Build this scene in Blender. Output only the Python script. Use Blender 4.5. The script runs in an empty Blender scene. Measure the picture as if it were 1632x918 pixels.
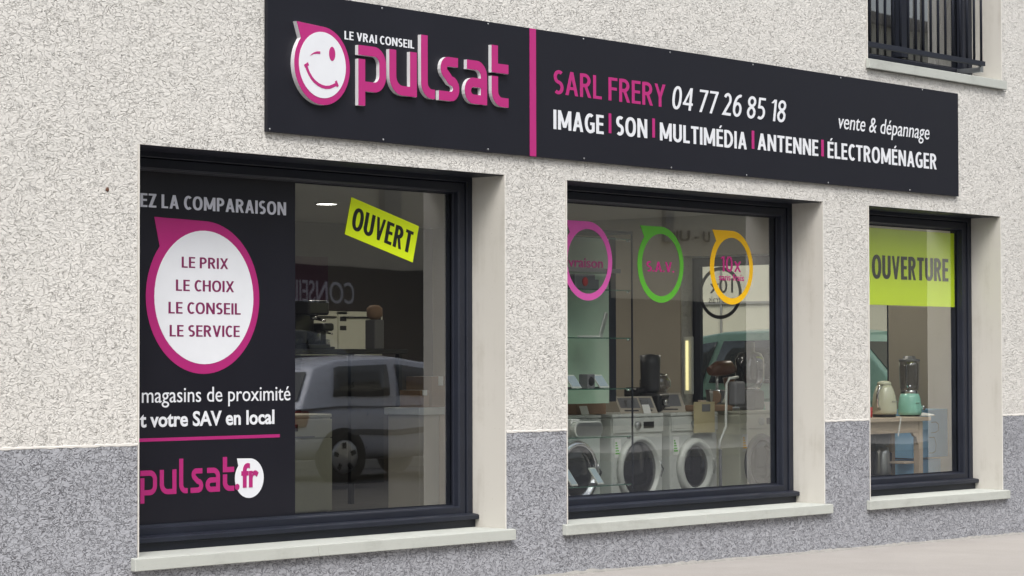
import bpy, bmesh, math, random
from mathutils import Vector, Matrix
random.seed(7)
R = math.radians
S = bpy.context.scene
COL = S.collection
EYE = 1.5                      # camera height, metres

# ------------------------------------------------------------------ camera
YAW, PIT, ROL, FPX = R(49.50682508), R(1.70001505), R(-0.13627501), 4050.0
F = Vector((math.sin(YAW)*math.cos(PIT), math.cos(YAW)*math.cos(PIT), math.sin(PIT)))
R0 = Vector((math.cos(YAW), -math.sin(YAW), 0)); U0 = R0.cross(F)
RT = R0*math.cos(ROL) + U0*math.sin(ROL); UP = -R0*math.sin(ROL) + U0*math.cos(ROL)
CAM = Vector((0, -11.0, EYE))
cd = bpy.data.cameras.new('camera'); cam = bpy.data.objects.new('camera', cd); COL.objects.link(cam)
cd.sensor_width = 36; cd.lens = FPX/1632*36; cd.clip_end = 2000; cd.clip_start = .05
m = Matrix((RT, UP, -F)).transposed().to_4x4(); m.translation = CAM
cam.matrix_world = m
S.camera = cam

# ------------------------------------------------------------------ world and sun (overcast)
W = bpy.data.worlds.new('World'); S.world = W; W.use_nodes = True
nt = W.node_tree; bgn = nt.nodes['Background']
sky = nt.nodes.new('ShaderNodeTexSky'); sky.sky_type = 'NISHITA'; sky.sun_disc = False
SUN_EL, SUN_AZ = R(52), R(222)          # azimuth clockwise from +y
sky.sun_elevation = SUN_EL; sky.sun_rotation = SUN_AZ; sky.dust_density = 4; sky.air_density = 1.2
hs = nt.nodes.new('ShaderNodeHueSaturation'); hs.inputs['Saturation'].default_value = .36
nt.links.new(sky.outputs[0], hs.inputs['Color']); nt.links.new(hs.outputs[0], bgn.inputs[0])
bgn.inputs[1].default_value = .12
sl = bpy.data.lights.new('sun', 'SUN'); sl.energy = 1.3; sl.angle = R(25); sl.color = (1, .975, .94)
so = bpy.data.objects.new('sun', sl); COL.objects.link(so); so.location = (0, -20, 30)
sd = Vector((math.sin(SUN_AZ)*math.cos(SUN_EL), math.cos(SUN_AZ)*math.cos(SUN_EL), math.sin(SUN_EL)))
so.rotation_euler = sd.to_track_quat('Z', 'Y').to_euler()
S.view_settings.view_transform = 'Standard'; S.view_settings.look = 'None'
S.view_settings.exposure = 0.72; S.view_settings.gamma = 1
S.cycles.use_denoising = True
S.cycles.max_bounces = 10; S.cycles.diffuse_bounces = 5; S.cycles.glossy_bounces = 5
S.cycles.transparent_max_bounces = 16
S.cycles.sample_clamp_indirect = 4
S.render.film_transparent = False

# ------------------------------------------------------------------ helpers
def at(px, py, Y):
    """photo pixel (1632x918) on the vertical plane y=Y -> world point"""
    d = F*FPX + RT*(px-816) - UP*(py-459)
    return CAM + d*((Y - CAM.y)/d.y)
def zr(z): return z + EYE

def tag(o, label=None, cat=None, group=None, kind=None):
    for k, v in (('label', label), ('category', cat), ('group', group), ('kind', kind)):
        if v: o[k] = v
    return o
def empty(name, loc, label=None, cat=None, group=None, rz=0, kind=None):
    o = bpy.data.objects.new(name, None); COL.objects.link(o)
    o.location = loc; o.rotation_euler = (0, 0, rz); o.empty_display_size = .1
    return tag(o, label, cat, group, kind)
def rootloc(p):
    v = Vector((0, 0, 0))
    while p is not None:
        v = v + p.location; p = p.parent
    return v

class MB:
    def __init__(s): s.v = []; s.f = []; s.sm = []
    def add(s, vs, fs, smooth=False):
        n = len(s.v); s.v += [Vector(v) for v in vs]
        for f in fs: s.f.append([n+i for i in f]); s.sm.append(smooth)
        return s
    def box(s, x0, x1, y0, y1, z0, z1):
        return s.add([(x0,y0,z0),(x1,y0,z0),(x1,y1,z0),(x0,y1,z0),(x0,y0,z1),(x1,y0,z1),(x1,y1,z1),(x0,y1,z1)],
                     [(0,3,2,1),(4,5,6,7),(0,1,5,4),(1,2,6,5),(2,3,7,6),(3,0,4,7)])
    def obox(s, c, a, b, d, ha, hb, hd):
        c, a, b, d = map(Vector, (c, a, b, d)); vs = []
        for k in (-1, 1):
            for i, j in ((-1,-1),(1,-1),(1,1),(-1,1)): vs.append(c + a*ha*i + b*hb*j + d*hd*k)
        return s.add(vs, [(0,3,2,1),(4,5,6,7),(0,1,5,4),(1,2,6,5),(2,3,7,6),(3,0,4,7)])
    def tube(s, pts, r, n=10, caps=True, smooth=True):
        pts = [Vector(p) for p in pts]; rs = r if isinstance(r, (list, tuple)) else [r]*len(pts)
        base = len(s.v); up = Vector((0, 0, 1))
        for i, p in enumerate(pts):
            t = (pts[min(i+1, len(pts)-1)] - pts[max(i-1, 0)]).normalized()
            a = t.cross(up) if abs(t.dot(up)) < .95 else t.cross(Vector((0, 1, 0)))
            a.normalize(); b = t.cross(a)
            for k in range(n):
                th = 2*math.pi*k/n; s.v.append(p + (a*math.cos(th) + b*math.sin(th))*rs[i])
        for i in range(len(pts)-1):
            for k in range(n):
                q = base+i*n; s.f.append([q+k, q+(k+1) % n, q+n+(k+1) % n, q+n+k]); s.sm.append(smooth)
        if caps:
            s.f.append([base+k for k in range(n)][::-1]); s.sm.append(False)
            e = base+(len(pts)-1)*n; s.f.append([e+k for k in range(n)]); s.sm.append(False)
        return s
    def lathe(s, prof, c=(0,0,0), axis='z', n=32, smooth=True, sx=1, sy=1):
        """prof: list of (radius, height); closed at the ends where r=0"""
        c = Vector(c); base = len(s.v)
        for r, h in prof:
            for k in range(n):
                th = 2*math.pi*k/n; u, w = r*math.cos(th)*sx, r*math.sin(th)*sy
                s.v.append(c + {'z': Vector((u, w, h)), 'y': Vector((u, h, w)), 'x': Vector((h, u, w))}[axis])
        for i in range(len(prof)-1):
            for k in range(n):
                q = base+i*n; s.f.append([q+k, q+(k+1) % n, q+n+(k+1) % n, q+n+k]); s.sm.append(smooth)
        for e, pr in ((base, prof[0]), (base+(len(prof)-1)*n, prof[-1])):
            if pr[0] > 1e-6: s.f.append([e+k for k in range(n)]); s.sm.append(False)
        return s
    def prism(s, pts, y0, y1):
        """polygon in x,z extruded along y"""
        n = len(pts)
        vs = [(x, y0, z) for x, z in pts] + [(x, y1, z) for x, z in pts]
        return s.add(vs, [list(range(n)), list(range(n, 2*n))[::-1]] + [[i, i+n, (i+1) % n+n, (i+1) % n] for i in range(n)])
    def ringprism(s, outer, inner, y0, y1):
        n = len(outer); vs = []
        for y in (y0, y1):
            for l in (outer, inner): vs += [(x, y, z) for x, z in l]
        fs = []
        for i in range(n):
            j = (i+1) % n
            fs += [[i, j, n+j, n+i], [2*n+i, 3*n+i, 3*n+j, 2*n+j], [i, 2*n+i, 2*n+j, j], [n+i, n+j, 3*n+j, 3*n+i]]
        return s.add(vs, fs)
    def stroke(s, path, w, y0, y1, closed=False):
        """polyline in x,z widened to w and extruded in y"""
        path = [p for i, p in enumerate(path) if i == 0 or (Vector(p)-Vector(path[i-1])).length > 1e-5]
        n = len(path); L = []; Rr = []
        for i in range(n):
            a = Vector(path[max(i-1, 0)]); b = Vector(path[i]); c = Vector(path[min(i+1, n-1)])
            d1 = (b-a).normalized() if i > 0 else (c-b).normalized()
            d2 = (c-b).normalized() if i < n-1 else d1
            nrm = Vector((-(d1+d2).y, (d1+d2).x)).normalized()
            k = w/2/max(.5, nrm.dot(Vector((-d1.y, d1.x))))
            L.append(b+nrm*k); Rr.append(b-nrm*k)
        vs = [(p.x, y, p.y) for y in (y0, y1) for p in L+Rr]; m2 = 2*n; fs = []
        for i in range(n-1):
            fs += [[i, i+1, n+i+1, n+i], [m2+i, m2+n+i, m2+n+i+1, m2+i+1],
                   [i, m2+i, m2+i+1, i+1], [n+i, n+i+1, m2+n+i+1, m2+n+i]]
        fs += [[0, n, m2+n, m2], [n-1, m2+n-1, m2+2*n-1, 2*n-1]]
        return s.add(vs, fs)
    def profile_ring(s, X0, X1, Z0, Z1, prof):
        """mitred frame round a rectangle; prof = (inset, y) points, closed loop"""
        n = len(prof); vs = []
        for cx_, cz_ in ((0,0),(1,0),(1,1),(0,1)):
            for d, y in prof: vs.append((X1-d if cx_ else X0+d, y, Z1-d if cz_ else Z0+d))
        fs = []
        for c in range(4):
            e = (c+1) % 4
            for i in range(n):
                j = (i+1) % n; fs.append([c*n+i, c*n+j, e*n+j, e*n+i])
        return s.add(vs, fs)
    def rot(s, M):
        s.v = [M @ v for v in s.v]; return s
    def build(s, name, mat, parent=None, bevel=0, seg=2, local=False, subsurf=0):
        off = Vector((0,0,0)) if local else rootloc(parent)
        me = bpy.data.meshes.new(name)
        me.from_pydata([tuple(v-off) for v in s.v], [], s.f); me.validate()
        bm = bmesh.new(); bm.from_mesh(me); bmesh.ops.recalc_face_normals(bm, faces=bm.faces); bm.to_mesh(me); bm.free()
        if len(me.polygons) == len(s.sm): me.polygons.foreach_set('use_smooth', s.sm)
        me.materials.append(mat)
        o = bpy.data.objects.new(name, me); COL.objects.link(o)
        if parent is not None: o.parent = parent
        if bevel:
            b = o.modifiers.new('bevel', 'BEVEL'); b.width = bevel; b.segments = seg; b.limit_method = 'ANGLE'; b.angle_limit = R(40)
        if subsurf:
            b = o.modifiers.new('sub', 'SUBSURF'); b.levels = subsurf; b.render_levels = subsurf
        return o

# ------------------------------------------------------------------ materials
def newmat(name):
    m = bpy.data.materials.new(name); m.use_nodes = True
    return m, m.node_tree, m.node_tree.nodes['Principled BSDF']
def N(nt, t, **kw):
    n = nt.nodes.new(t)
    for k, v in kw.items():
        if k in n.inputs: n.inputs[k].default_value = v
        else: setattr(n, k, v)
    return n
def plain(name, col, rough=.5, metal=0, var=.06, scale=9, bump=0, bscale=200, coat=0, emit=0, spec=.5, trans=0):
    m, nt, b = newmat(name); L = nt.links
    tc = N(nt, 'ShaderNodeTexCoord'); nz = N(nt, 'ShaderNodeTexNoise', Scale=scale, Detail=5.0, Roughness=.6)
    L.new(tc.outputs['Object'], nz.inputs['Vector'])
    mx = N(nt, 'ShaderNodeMix', data_type='RGBA')
    mx.inputs[6].default_value = (*[c*(1-var*1.6) for c in col], 1); mx.inputs[7].default_value = (*[min(1, c*(1+var*1.2)) for c in col], 1)
    L.new(nz.outputs[0], mx.inputs[0]); L.new(mx.outputs[2], b.inputs['Base Color'])
    mr = N(nt, 'ShaderNodeMapRange'); mr.inputs[3].default_value = max(0.02, rough-.08); mr.inputs[4].default_value = min(1, rough+.1)
    L.new(nz.outputs[0], mr.inputs[0]); L.new(mr.outputs[0], b.inputs['Roughness'])
    b.inputs['Metallic'].default_value = metal; b.inputs['Specular IOR Level'].default_value = spec
    if coat: b.inputs['Coat Weight'].default_value = coat; b.inputs['Coat Roughness'].default_value = .06
    if emit:
        b.inputs['Emission Color'].default_value = (*col, 1); b.inputs['Emission Strength'].default_value = emit
    if trans: b.inputs['Transmission Weight'].default_value = trans
    if bump:
        n2 = N(nt, 'ShaderNodeTexNoise', Scale=bscale, Detail=3.0); L.new(tc.outputs['Object'], n2.inputs['Vector'])
        bp = N(nt, 'ShaderNodeBump', Strength=1.0, Distance=bump); L.new(n2.outputs[0], bp.inputs['Height']); L.new(bp.outputs[0], b.inputs['Normal'])
    return m

def plaster(name, col, pit, depth=.0065, warm=None, d=0):
    """flattened render: smooth plateaus broken by short crooked grooves"""
    m, nt, b = newmat(name); L = nt.links
    tc = N(nt, 'ShaderNodeTexCoord')
    mp = N(nt, 'ShaderNodeMapping'); mp.inputs['Scale'].default_value = (.9, 1.0, 1.3)
    L.new(tc.outputs['Object'], mp.inputs['Vector'])
    def ridge(scale, dist, w):
        n = N(nt, 'ShaderNodeTexNoise', Scale=scale, Detail=1.2, Roughness=.5, Distortion=dist); L.new(mp.outputs[0], n.inputs['Vector'])
        s = N(nt, 'ShaderNodeMath', operation='SUBTRACT'); L.new(n.outputs[0], s.inputs[0]); s.inputs[1].default_value = .5
        a = N(nt, 'ShaderNodeMath', operation='ABSOLUTE'); L.new(s.outputs[0], a.inputs[0])
        r = N(nt, 'ShaderNodeMapRange', interpolation_type='SMOOTHSTEP'); L.new(a.outputs[0], r.inputs[0])
        r.inputs[1].default_value = 0; r.inputs[2].default_value = w; r.inputs[3].default_value = 1; r.inputs[4].default_value = 0
        return r.outputs[0]
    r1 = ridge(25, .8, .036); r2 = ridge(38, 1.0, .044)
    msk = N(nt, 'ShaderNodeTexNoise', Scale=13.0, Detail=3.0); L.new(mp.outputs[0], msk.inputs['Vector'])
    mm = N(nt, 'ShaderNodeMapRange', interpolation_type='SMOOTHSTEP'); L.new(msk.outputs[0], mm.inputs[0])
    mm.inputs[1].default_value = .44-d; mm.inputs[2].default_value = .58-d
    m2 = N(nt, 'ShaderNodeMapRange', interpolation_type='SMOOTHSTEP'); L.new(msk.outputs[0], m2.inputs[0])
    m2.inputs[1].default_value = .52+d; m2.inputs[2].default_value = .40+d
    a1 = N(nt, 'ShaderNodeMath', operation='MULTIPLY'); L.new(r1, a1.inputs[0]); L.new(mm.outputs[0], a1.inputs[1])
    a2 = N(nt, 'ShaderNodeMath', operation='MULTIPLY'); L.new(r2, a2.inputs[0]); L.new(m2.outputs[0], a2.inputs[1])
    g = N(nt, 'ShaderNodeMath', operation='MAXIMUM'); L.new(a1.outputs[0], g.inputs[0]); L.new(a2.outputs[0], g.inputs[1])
    # broad weathering
    big = N(nt, 'ShaderNodeTexNoise', Scale=.9, Detail=6.0, Roughness=.65); L.new(tc.outputs['Object'], big.inputs['Vector'])
    fine = N(nt, 'ShaderNodeTexNoise', Scale=130.0, Detail=3.0); L.new(mp.outputs[0], fine.inputs['Vector'])
    c1 = N(nt, 'ShaderNodeMix', data_type='RGBA'); L.new(big.outputs[0], c1.inputs[0])
    c1.inputs[6].default_value = (*[c*.90 for c in (warm or col)], 1); c1.inputs[7].default_value = (*[min(.9, c*1.08) for c in col], 1)
    cf = N(nt, 'ShaderNodeMix', data_type='RGBA', blend_type='MULTIPLY'); cf.inputs[0].default_value = .10
    L.new(c1.outputs[2], cf.inputs[6]); L.new(fine.outputs[0], cf.inputs[7])
    c2 = N(nt, 'ShaderNodeMix', data_type='RGBA'); L.new(cf.outputs[2], c2.inputs[6]); c2.inputs[7].default_value = (*pit, 1)  # groove colour: grime plus crevice shade, both painted in
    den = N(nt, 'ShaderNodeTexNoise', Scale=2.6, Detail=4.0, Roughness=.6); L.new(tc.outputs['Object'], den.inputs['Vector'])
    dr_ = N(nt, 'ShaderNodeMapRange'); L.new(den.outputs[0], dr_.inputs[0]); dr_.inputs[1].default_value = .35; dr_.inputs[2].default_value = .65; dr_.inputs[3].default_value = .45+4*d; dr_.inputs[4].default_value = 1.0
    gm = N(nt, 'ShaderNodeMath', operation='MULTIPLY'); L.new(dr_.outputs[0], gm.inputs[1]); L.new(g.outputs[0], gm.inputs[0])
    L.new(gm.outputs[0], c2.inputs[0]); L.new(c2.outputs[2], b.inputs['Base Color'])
    h = N(nt, 'ShaderNodeMath', operation='MULTIPLY_ADD'); L.new(g.outputs[0], h.inputs[0]); h.inputs[1].default_value = -1.0
    fs = N(nt, 'ShaderNodeMath', operation='MULTIPLY'); fs.inputs[1].default_value = 1.1; med = N(nt, 'ShaderNodeTexNoise', Scale=48.0, Detail=3.0, Roughness=.6); L.new(mp.outputs[0], med.inputs['Vector']); L.new(med.outputs[0], fs.inputs[0]); L.new(fs.outputs[0], h.inputs[2])
    bp = N(nt, 'ShaderNodeBump', Strength=1.0, Distance=depth); L.new(h.outputs[0], bp.inputs['Height']); L.new(bp.outputs[0], b.inputs['Normal'])
    b.inputs['Roughness'].default_value = .9; b.inputs['Specular IOR Level'].default_value = .2
    return m

def glassmat(name, refl=3.4, tint=(.93, .95, .93), ior=1.5):
    """double glazing: clear with fresnel reflection on its outer faces"""
    m, nt, b = newmat(name); nt.nodes.remove(b); L = nt.links
    out = nt.nodes['Material Output']
    tr = N(nt, 'ShaderNodeBsdfTransparent'); tr.inputs[0].default_value = (*tint, 1)
    tw = N(nt, 'ShaderNodeBsdfTransparent')
    gl = N(nt, 'ShaderNodeBsdfGlossy', Roughness=.012); gl.inputs[0].default_value = (.95, .97, 1, 1)
    # slight waviness of the pane
    tc = N(nt, 'ShaderNodeTexCoord'); nz = N(nt, 'ShaderNodeTexNoise', Scale=1.3, Detail=1.0); L.new(tc.outputs['Object'], nz.inputs['Vector'])
    bp = N(nt, 'ShaderNodeBump', Strength=.25, Distance=.004); L.new(nz.outputs[0], bp.inputs['Height']); L.new(bp.outputs[0], gl.inputs['Normal'])
    fr = N(nt, 'ShaderNodeFresnel', IOR=ior)
    k = N(nt, 'ShaderNodeMath', operation='MULTIPLY', use_clamp=True); k.inputs[1].default_value = refl; L.new(fr.outputs[0], k.inputs[0])
    mx = N(nt, 'ShaderNodeMixShader'); L.new(k.outputs[0], mx.inputs[0]); L.new(tr.outputs[0], mx.inputs[1]); L.new(gl.outputs[0], mx.inputs[2])
    geo = N(nt, 'ShaderNodeNewGeometry'); m2 = N(nt, 'ShaderNodeMixShader')
    L.new(geo.outputs['Backfacing'], m2.inputs[0]); L.new(mx.outputs[0], m2.inputs[1]); L.new(tw.outputs[0], m2.inputs[2])
    L.new(m2.outputs[0], out.inputs[0])
    return m

def weathered(name, col, dirt, rough=.85, sx=9, sz=.7, amt=.55, bump=.0006):
    """painted masonry with faint run-off streaks, specks and dull patches"""
    m, nt, b = newmat(name); L = nt.links
    tc = N(nt, 'ShaderNodeTexCoord'); mp = N(nt, 'ShaderNodeMapping'); mp.inputs['Scale'].default_value = (sx, sx, sz); L.new(tc.outputs['Object'], mp.inputs['Vector'])
    n1 = N(nt, 'ShaderNodeTexNoise', Scale=1.6, Detail=6.0, Roughness=.65); L.new(mp.outputs[0], n1.inputs['Vector'])
    n2 = N(nt, 'ShaderNodeTexNoise', Scale=3.0, Detail=6.0, Roughness=.7); L.new(tc.outputs['Object'], n2.inputs['Vector'])
    n3 = N(nt, 'ShaderNodeTexNoise', Scale=260.0, Detail=2.0); L.new(tc.outputs['Object'], n3.inputs['Vector'])
    a = N(nt, 'ShaderNodeMath', operation='MULTIPLY'); L.new(n1.outputs[0], a.inputs[0]); L.new(n2.outputs[0], a.inputs[1])
    r_ = N(nt, 'ShaderNodeMapRange', interpolation_type='SMOOTHSTEP'); L.new(a.outputs[0], r_.inputs[0]); r_.inputs[1].default_value = .22; r_.inputs[2].default_value = .42; r_.inputs[4].default_value = amt
    sp = N(nt, 'ShaderNodeTexVoronoi', Scale=17.0); L.new(tc.outputs['Object'], sp.inputs['Vector'])
    sr = N(nt, 'ShaderNodeMapRange'); L.new(sp.outputs['Distance'], sr.inputs[0]); sr.inputs[1].default_value = .045; sr.inputs[2].default_value = .085; sr.inputs[3].default_value = .5; sr.inputs[4].default_value = 0
    mxm = N(nt, 'ShaderNodeMath', operation='MAXIMUM'); L.new(r_.outputs[0], mxm.inputs[0]); L.new(sr.outputs[0], mxm.inputs[1])
    c = N(nt, 'ShaderNodeMix', data_type='RGBA'); L.new(mxm.outputs[0], c.inputs[0]); c.inputs[6].default_value = (*col, 1); c.inputs[7].default_value = (*dirt, 1)
    L.new(c.outputs[2], b.inputs['Base Color']); b.inputs['Roughness'].default_value = rough; b.inputs['Specular IOR Level'].default_value = .3
    bp = N(nt, 'ShaderNodeBump', Strength=1.0, Distance=bump); L.new(n3.outputs[0], bp.inputs['Height']); L.new(bp.outputs[0], b.inputs['Normal'])
    return m
M = {}
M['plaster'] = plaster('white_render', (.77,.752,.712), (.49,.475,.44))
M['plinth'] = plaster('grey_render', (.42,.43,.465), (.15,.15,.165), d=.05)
M['reveal'] = weathered('smooth_reveal', (.57,.55,.505), (.43,.405,.355), amt=.5)
M['bead'] = plain('corner_bead', (.74,.72,.68), .7, var=.03)
M['sill'] = weathered('reconstituted_stone', (.49,.51,.475), (.37,.38,.35), .75, sx=1.5, sz=5, amt=.7, bump=.001)
M['mortar'] = plain('grey_mortar', (.33,.32,.30), .9, var=.2, scale=20)
M['frame'] = plain('anthracite_aluminium', (.015,.018,.029), .45, var=.25, scale=3, spec=.35)
M['glass'] = glassmat('double_glazing', refl=3.7)
M['endglass'] = glassmat('end_glazing', refl=1.6, tint=(.93,.96,.92))
M['panel'] = plain('sign_panel', (.009,.0095,.016), .5, var=.12, scale=2, spec=.35)
M['vinyl'] = plain('black_vinyl', (.009,.009,.015), .35, var=.10, scale=2, spec=.4)
M['magenta'] = plain('magenta', (.47,.022,.19), .45, var=.04)
M['magenta2'] = plain('magenta_vinyl', (.42,.018,.17), .4, var=.04)
M['purple'] = plain('purple_print', (.20,.012,.09), .5, var=.03)
M['white'] = plain('white_print', (.78,.80,.84), .5, var=.03)
M['acrylic'] = plain('white_acrylic', (.74,.74,.76), .4, var=.02)
M['greytext'] = plain('light_grey_print', (.62,.63,.70), .5, var=.03)
M['black'] = plain('black_print', (.008,.010,.010), .5, var=.05)
M['lime'] = plain('fluorescent_lime', (.80,.99,.006), .7, var=.01, scale=2)
M['green'] = plain('green_vinyl', (.10,.42,.03), .5, var=.04)
M['pinkv'] = plain('pink_vinyl', (.62,.09,.38), .5, var=.04)
M['yellow'] = plain('yellow_vinyl', (.92,.52,.0), .5, var=.04)
M['steel'] = plain('brushed_steel', (.55,.56,.57), .3, metal=1, var=.1)
M['chrome'] = plain('chrome', (.8,.8,.82), .12, metal=1, var=.02)
M['enamel'] = plain('white_enamel', (.52,.535,.51), .28, var=.03)
M['cream'] = plain('cream_enamel', (.60,.60,.50), .3, var=.03)
M['creamk'] = plain('cream_kettle', (.62,.62,.48), .2, var=.02, coat=.6)
M['mint'] = plain('mint_enamel', (.30,.62,.52), .2, var=.02, coat=.6)
M['darkpl'] = plain('dark_plastic', (.02,.02,.023), .3, var=.1)
M['greypl'] = plain('grey_plastic', (.16,.16,.17), .45, var=.1)
M['darkgrey'] = plain('dark_grey_plastic', (.05,.05,.055), .35, var=.1)
M['door'] = plain('dark_door_glass', (.016,.016,.02), .08, var=.1, spec=.7)
M['jar'] = glassmat('smoked_jar', refl=3.0, tint=(.42,.43,.47))
M['shelfglass'] = glassmat('green_shelf_glass', refl=1.5, tint=(.62,.82,.72))
M['shelfedge'] = plain('glass_edge', (.05,.12,.09), .2)
M['wood'] = plain('pale_wood', (.50,.40,.31), .55, var=.12, scale=14)
M['card'] = plain('cardboard', (.30,.19,.12), .8, var=.1)
M['blue'] = plain('pale_blue_board', (.32,.60,.92), .6, var=.06)
M['taupe'] = plain('taupe_wall', (.42,.38,.32), .85, var=.06, scale=2)
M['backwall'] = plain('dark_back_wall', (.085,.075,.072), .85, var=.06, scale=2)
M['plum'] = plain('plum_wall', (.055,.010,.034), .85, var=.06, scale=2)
M['sageboard'] = plain('sage_back_panel', (.50,.62,.50), .7, var=.05)
M['ceiling'] = plain('ceiling_paint', (.55,.53,.50), .9, var=.03)
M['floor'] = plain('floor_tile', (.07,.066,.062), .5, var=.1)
M['lamp'] = plain('lit_lamp', (1,.97,.9), .5, emit=9)
M['tubelamp'] = plain('lit_tube', (1,.88,.45), .5, emit=.75)
M['red'] = plain('red_item', (.5,.05,.05), .4)
M['brass'] = plain('copper_brown', (.14,.065,.04), .35, var=.15)
M['paper'] = plain('printed_paper', (.72,.72,.70), .7, var=.04)
M['screen'] = plain('blue_grey_screen', (.38,.46,.52), .2, var=.1)
M['curtain'] = plain('grey_curtain', (.26,.25,.25), .9, var=.08)
M['rubber'] = plain('rubber', (.02,.02,.02), .8)
M['silver'] = plain('silver_paint', (.66,.69,.78), .28, metal=0, var=.03, coat=.7)
M['darkcar'] = plain('dark_grey_paint', (.045,.05,.062), .25, metal=.3, coat=.7)
M['mintcar'] = plain('pale_green_paint', (.32,.53,.45), .28, var=.03, coat=.7)
M['palecar'] = plain('pale_blue_paint', (.34,.46,.50), .28, var=.03, coat=.7)
M['carglass'] = plain('car_glass', (.02,.026,.03), .08, spec=.8)
M['tail'] = plain('tail_lamp', (.28,.03,.02), .15)
M['headl'] = plain('head_lamp', (.6,.62,.62), .1)
M['facade'] = plain('beige_facade', (.58,.54,.44), .9, var=.10, scale=1.2)
M['facade2'] = plain('cream_facade', (.66,.62,.50), .9, var=.07, scale=.8)
M['shop2'] = plain('shopfront_dark', (.035,.032,.035), .5, var=.15, scale=2)
M['stone'] = plain('grey_stone', (.30,.29,.27), .8, var=.15)
M['asphalt'] = plain('asphalt', (.058,.058,.062), .85, var=.25, scale=6, bump=.003, bscale=150)
M['slab'] = plain('kerb_stone', (.36,.35,.33), .8, var=.12, scale=6, bump=.001, bscale=90)
M['paint'] = plain('road_paint', (.7,.7,.68), .7, var=.1)
M['soil'] = plain('far_ground', (.12,.12,.11), .95, var=.2)
M['roof'] = plain('roof_tile', (.16,.14,.13), .8, var=.2)

# the pavement: pale worn concrete
def pavemat():
    m, nt, b = newmat('pale_pavement'); L = nt.links
    tc = N(nt, 'ShaderNodeTexCoord')
    n1 = N(nt, 'ShaderNodeTexNoise', Scale=1.6, Detail=6.0, Roughness=.65); n2 = N(nt, 'ShaderNodeTexNoise', Scale=110.0, Detail=3.0)
    L.new(tc.outputs['Object'], n1.inputs['Vector']); L.new(tc.outputs['Object'], n2.inputs['Vector'])
    c = N(nt, 'ShaderNodeMix', data_type='RGBA'); L.new(n1.outputs[0], c.inputs[0])
    c.inputs[6].default_value = (.40,.365,.34,1); c.inputs[7].default_value = (.53,.505,.48,1)
    c2 = N(nt, 'ShaderNodeMix', data_type='RGBA', blend_type='MULTIPLY'); c2.inputs[0].default_value = .35
    L.new(c.outputs[2], c2.inputs[6]); L.new(n2.outputs[0], c2.inputs[7]); L.new(c2.outputs[2], b.inputs['Base Color'])
    bp = N(nt, 'ShaderNodeBump', Strength=.6, Distance=.002); L.new(n2.outputs[0], bp.inputs['Height']); L.new(bp.outputs[0], b.inputs['Normal'])
    b.inputs['Roughness'].default_value = .88
    return m
M['pave'] = pavemat()

# ------------------------------------------------------------------ lettering
def words(vs, fs, gap):
    """split lettering into words at the wide gaps -> list of (verts, faces)"""
    par = list(range(len(vs)))
    def fd(i):
        while par[i] != i: par[i] = par[par[i]]; i = par[i]
        return i
    for f in fs:
        for i in f[1:]: par[fd(i)] = fd(f[0])
    comp = {}
    for i, v in enumerate(vs):
        r_ = fd(i); lo, hi = comp.get(r_, (1e9, -1e9)); comp[r_] = (min(lo, v.x), max(hi, v.x))
    order = sorted(comp, key=lambda r_: comp[r_][0]); grp = {}; g = 0; end = None
    for r_ in order:
        if end is not None and comp[r_][0]-end > gap: g += 1
        end = max(end if end is not None else -1e9, comp[r_][1]); grp[r_] = g
    out = []
    for k in range(g+1):
        idx = [i for i in range(len(vs)) if grp[fd(i)] == k]; mp_ = {a: b for b, a in enumerate(idx)}
        out.append(([vs[i] for i in idx], [[mp_[i] for i in f] for f in fs if f[0] in mp_]))
    return out
_metric = {}
def _textmesh(s, offset, shear, res=4):
    cu = bpy.data.curves.new('t', 'FONT'); cu.body = s; cu.size = 1; cu.offset = offset; cu.shear = shear
    cu.extrude = .01; cu.resolution_u = res; cu.fill_mode = 'BOTH'
    o = bpy.data.objects.new('t', cu); COL.objects.link(o)
    dg = bpy.context.evaluated_depsgraph_get(); dg.update()
    me = bpy.data.meshes.new_from_object(o.evaluated_get(dg))
    vs = [v.co.copy() for v in me.vertices]; fs = [list(p.vertices) for p in me.polygons]
    bpy.data.objects.remove(o); bpy.data.curves.remove(cu); bpy.data.meshes.remove(me)
    return vs, fs
def metric(ch, offset):
    k = (ch, offset)
    if k not in _metric:
        vs, _ = _textmesh(ch, offset, 0); _metric[k] = (min(v.y for v in vs), max(v.y for v in vs))
    return _metric[k]
def letters(s, name, mat, parent, x0, x1, zbase, zcap, Y, th=.002, bold=0, shear=0, ref='H', label=None, mb=None):
    """flat lettering facing -y: ink spans x0..x1, reference glyph spans zbase..zcap"""
    vs, fs = _textmesh(s, bold, shear)
    lo, hi = metric(ref, bold); a, b = min(v.x for v in vs), max(v.x for v in vs)
    sx = (x1-x0)/(b-a); sz = (zcap-zbase)/(hi-lo)
    out = [Vector((x0+(v.x-a)*sx, Y-(v.z/.02+.5)*th, zbase+(v.y-lo)*sz)) for v in vs]
    if mb is not None: return mb.add(out, fs)
    for wv, wf in words(out, fs, .17*sx): o = MB().add(wv, wf).build(name, mat, parent)
    return o
def ptext(s, name, mat, parent, pl, pr, pbase, pcap, Y, **kw):
    """same, with left / right / base / cap measured in the photograph"""
    a = at(pl, pbase, Y); c = at(pl, pcap, Y); b = at(pr, pbase, Y)
    return letters(s, name, mat, parent, a.x, b.x, a.z, c.z, Y, **kw)
def circ(cx, cz, r, n=64, a0=0, a1=360):
    return [(cx+r*math.cos(R(a0+(a1-a0)*i/n)), cz+r*math.sin(R(a0+(a1-a0)*i/n))) for i in range(n)]
def arc(cx, cz, r, a0, a1, n=8):
    return [(cx+r*math.cos(R(a0+(a1-a0)*i/n)), cz+r*math.sin(R(a0+(a1-a0)*i/n))) for i in range(n+1)]
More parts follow.
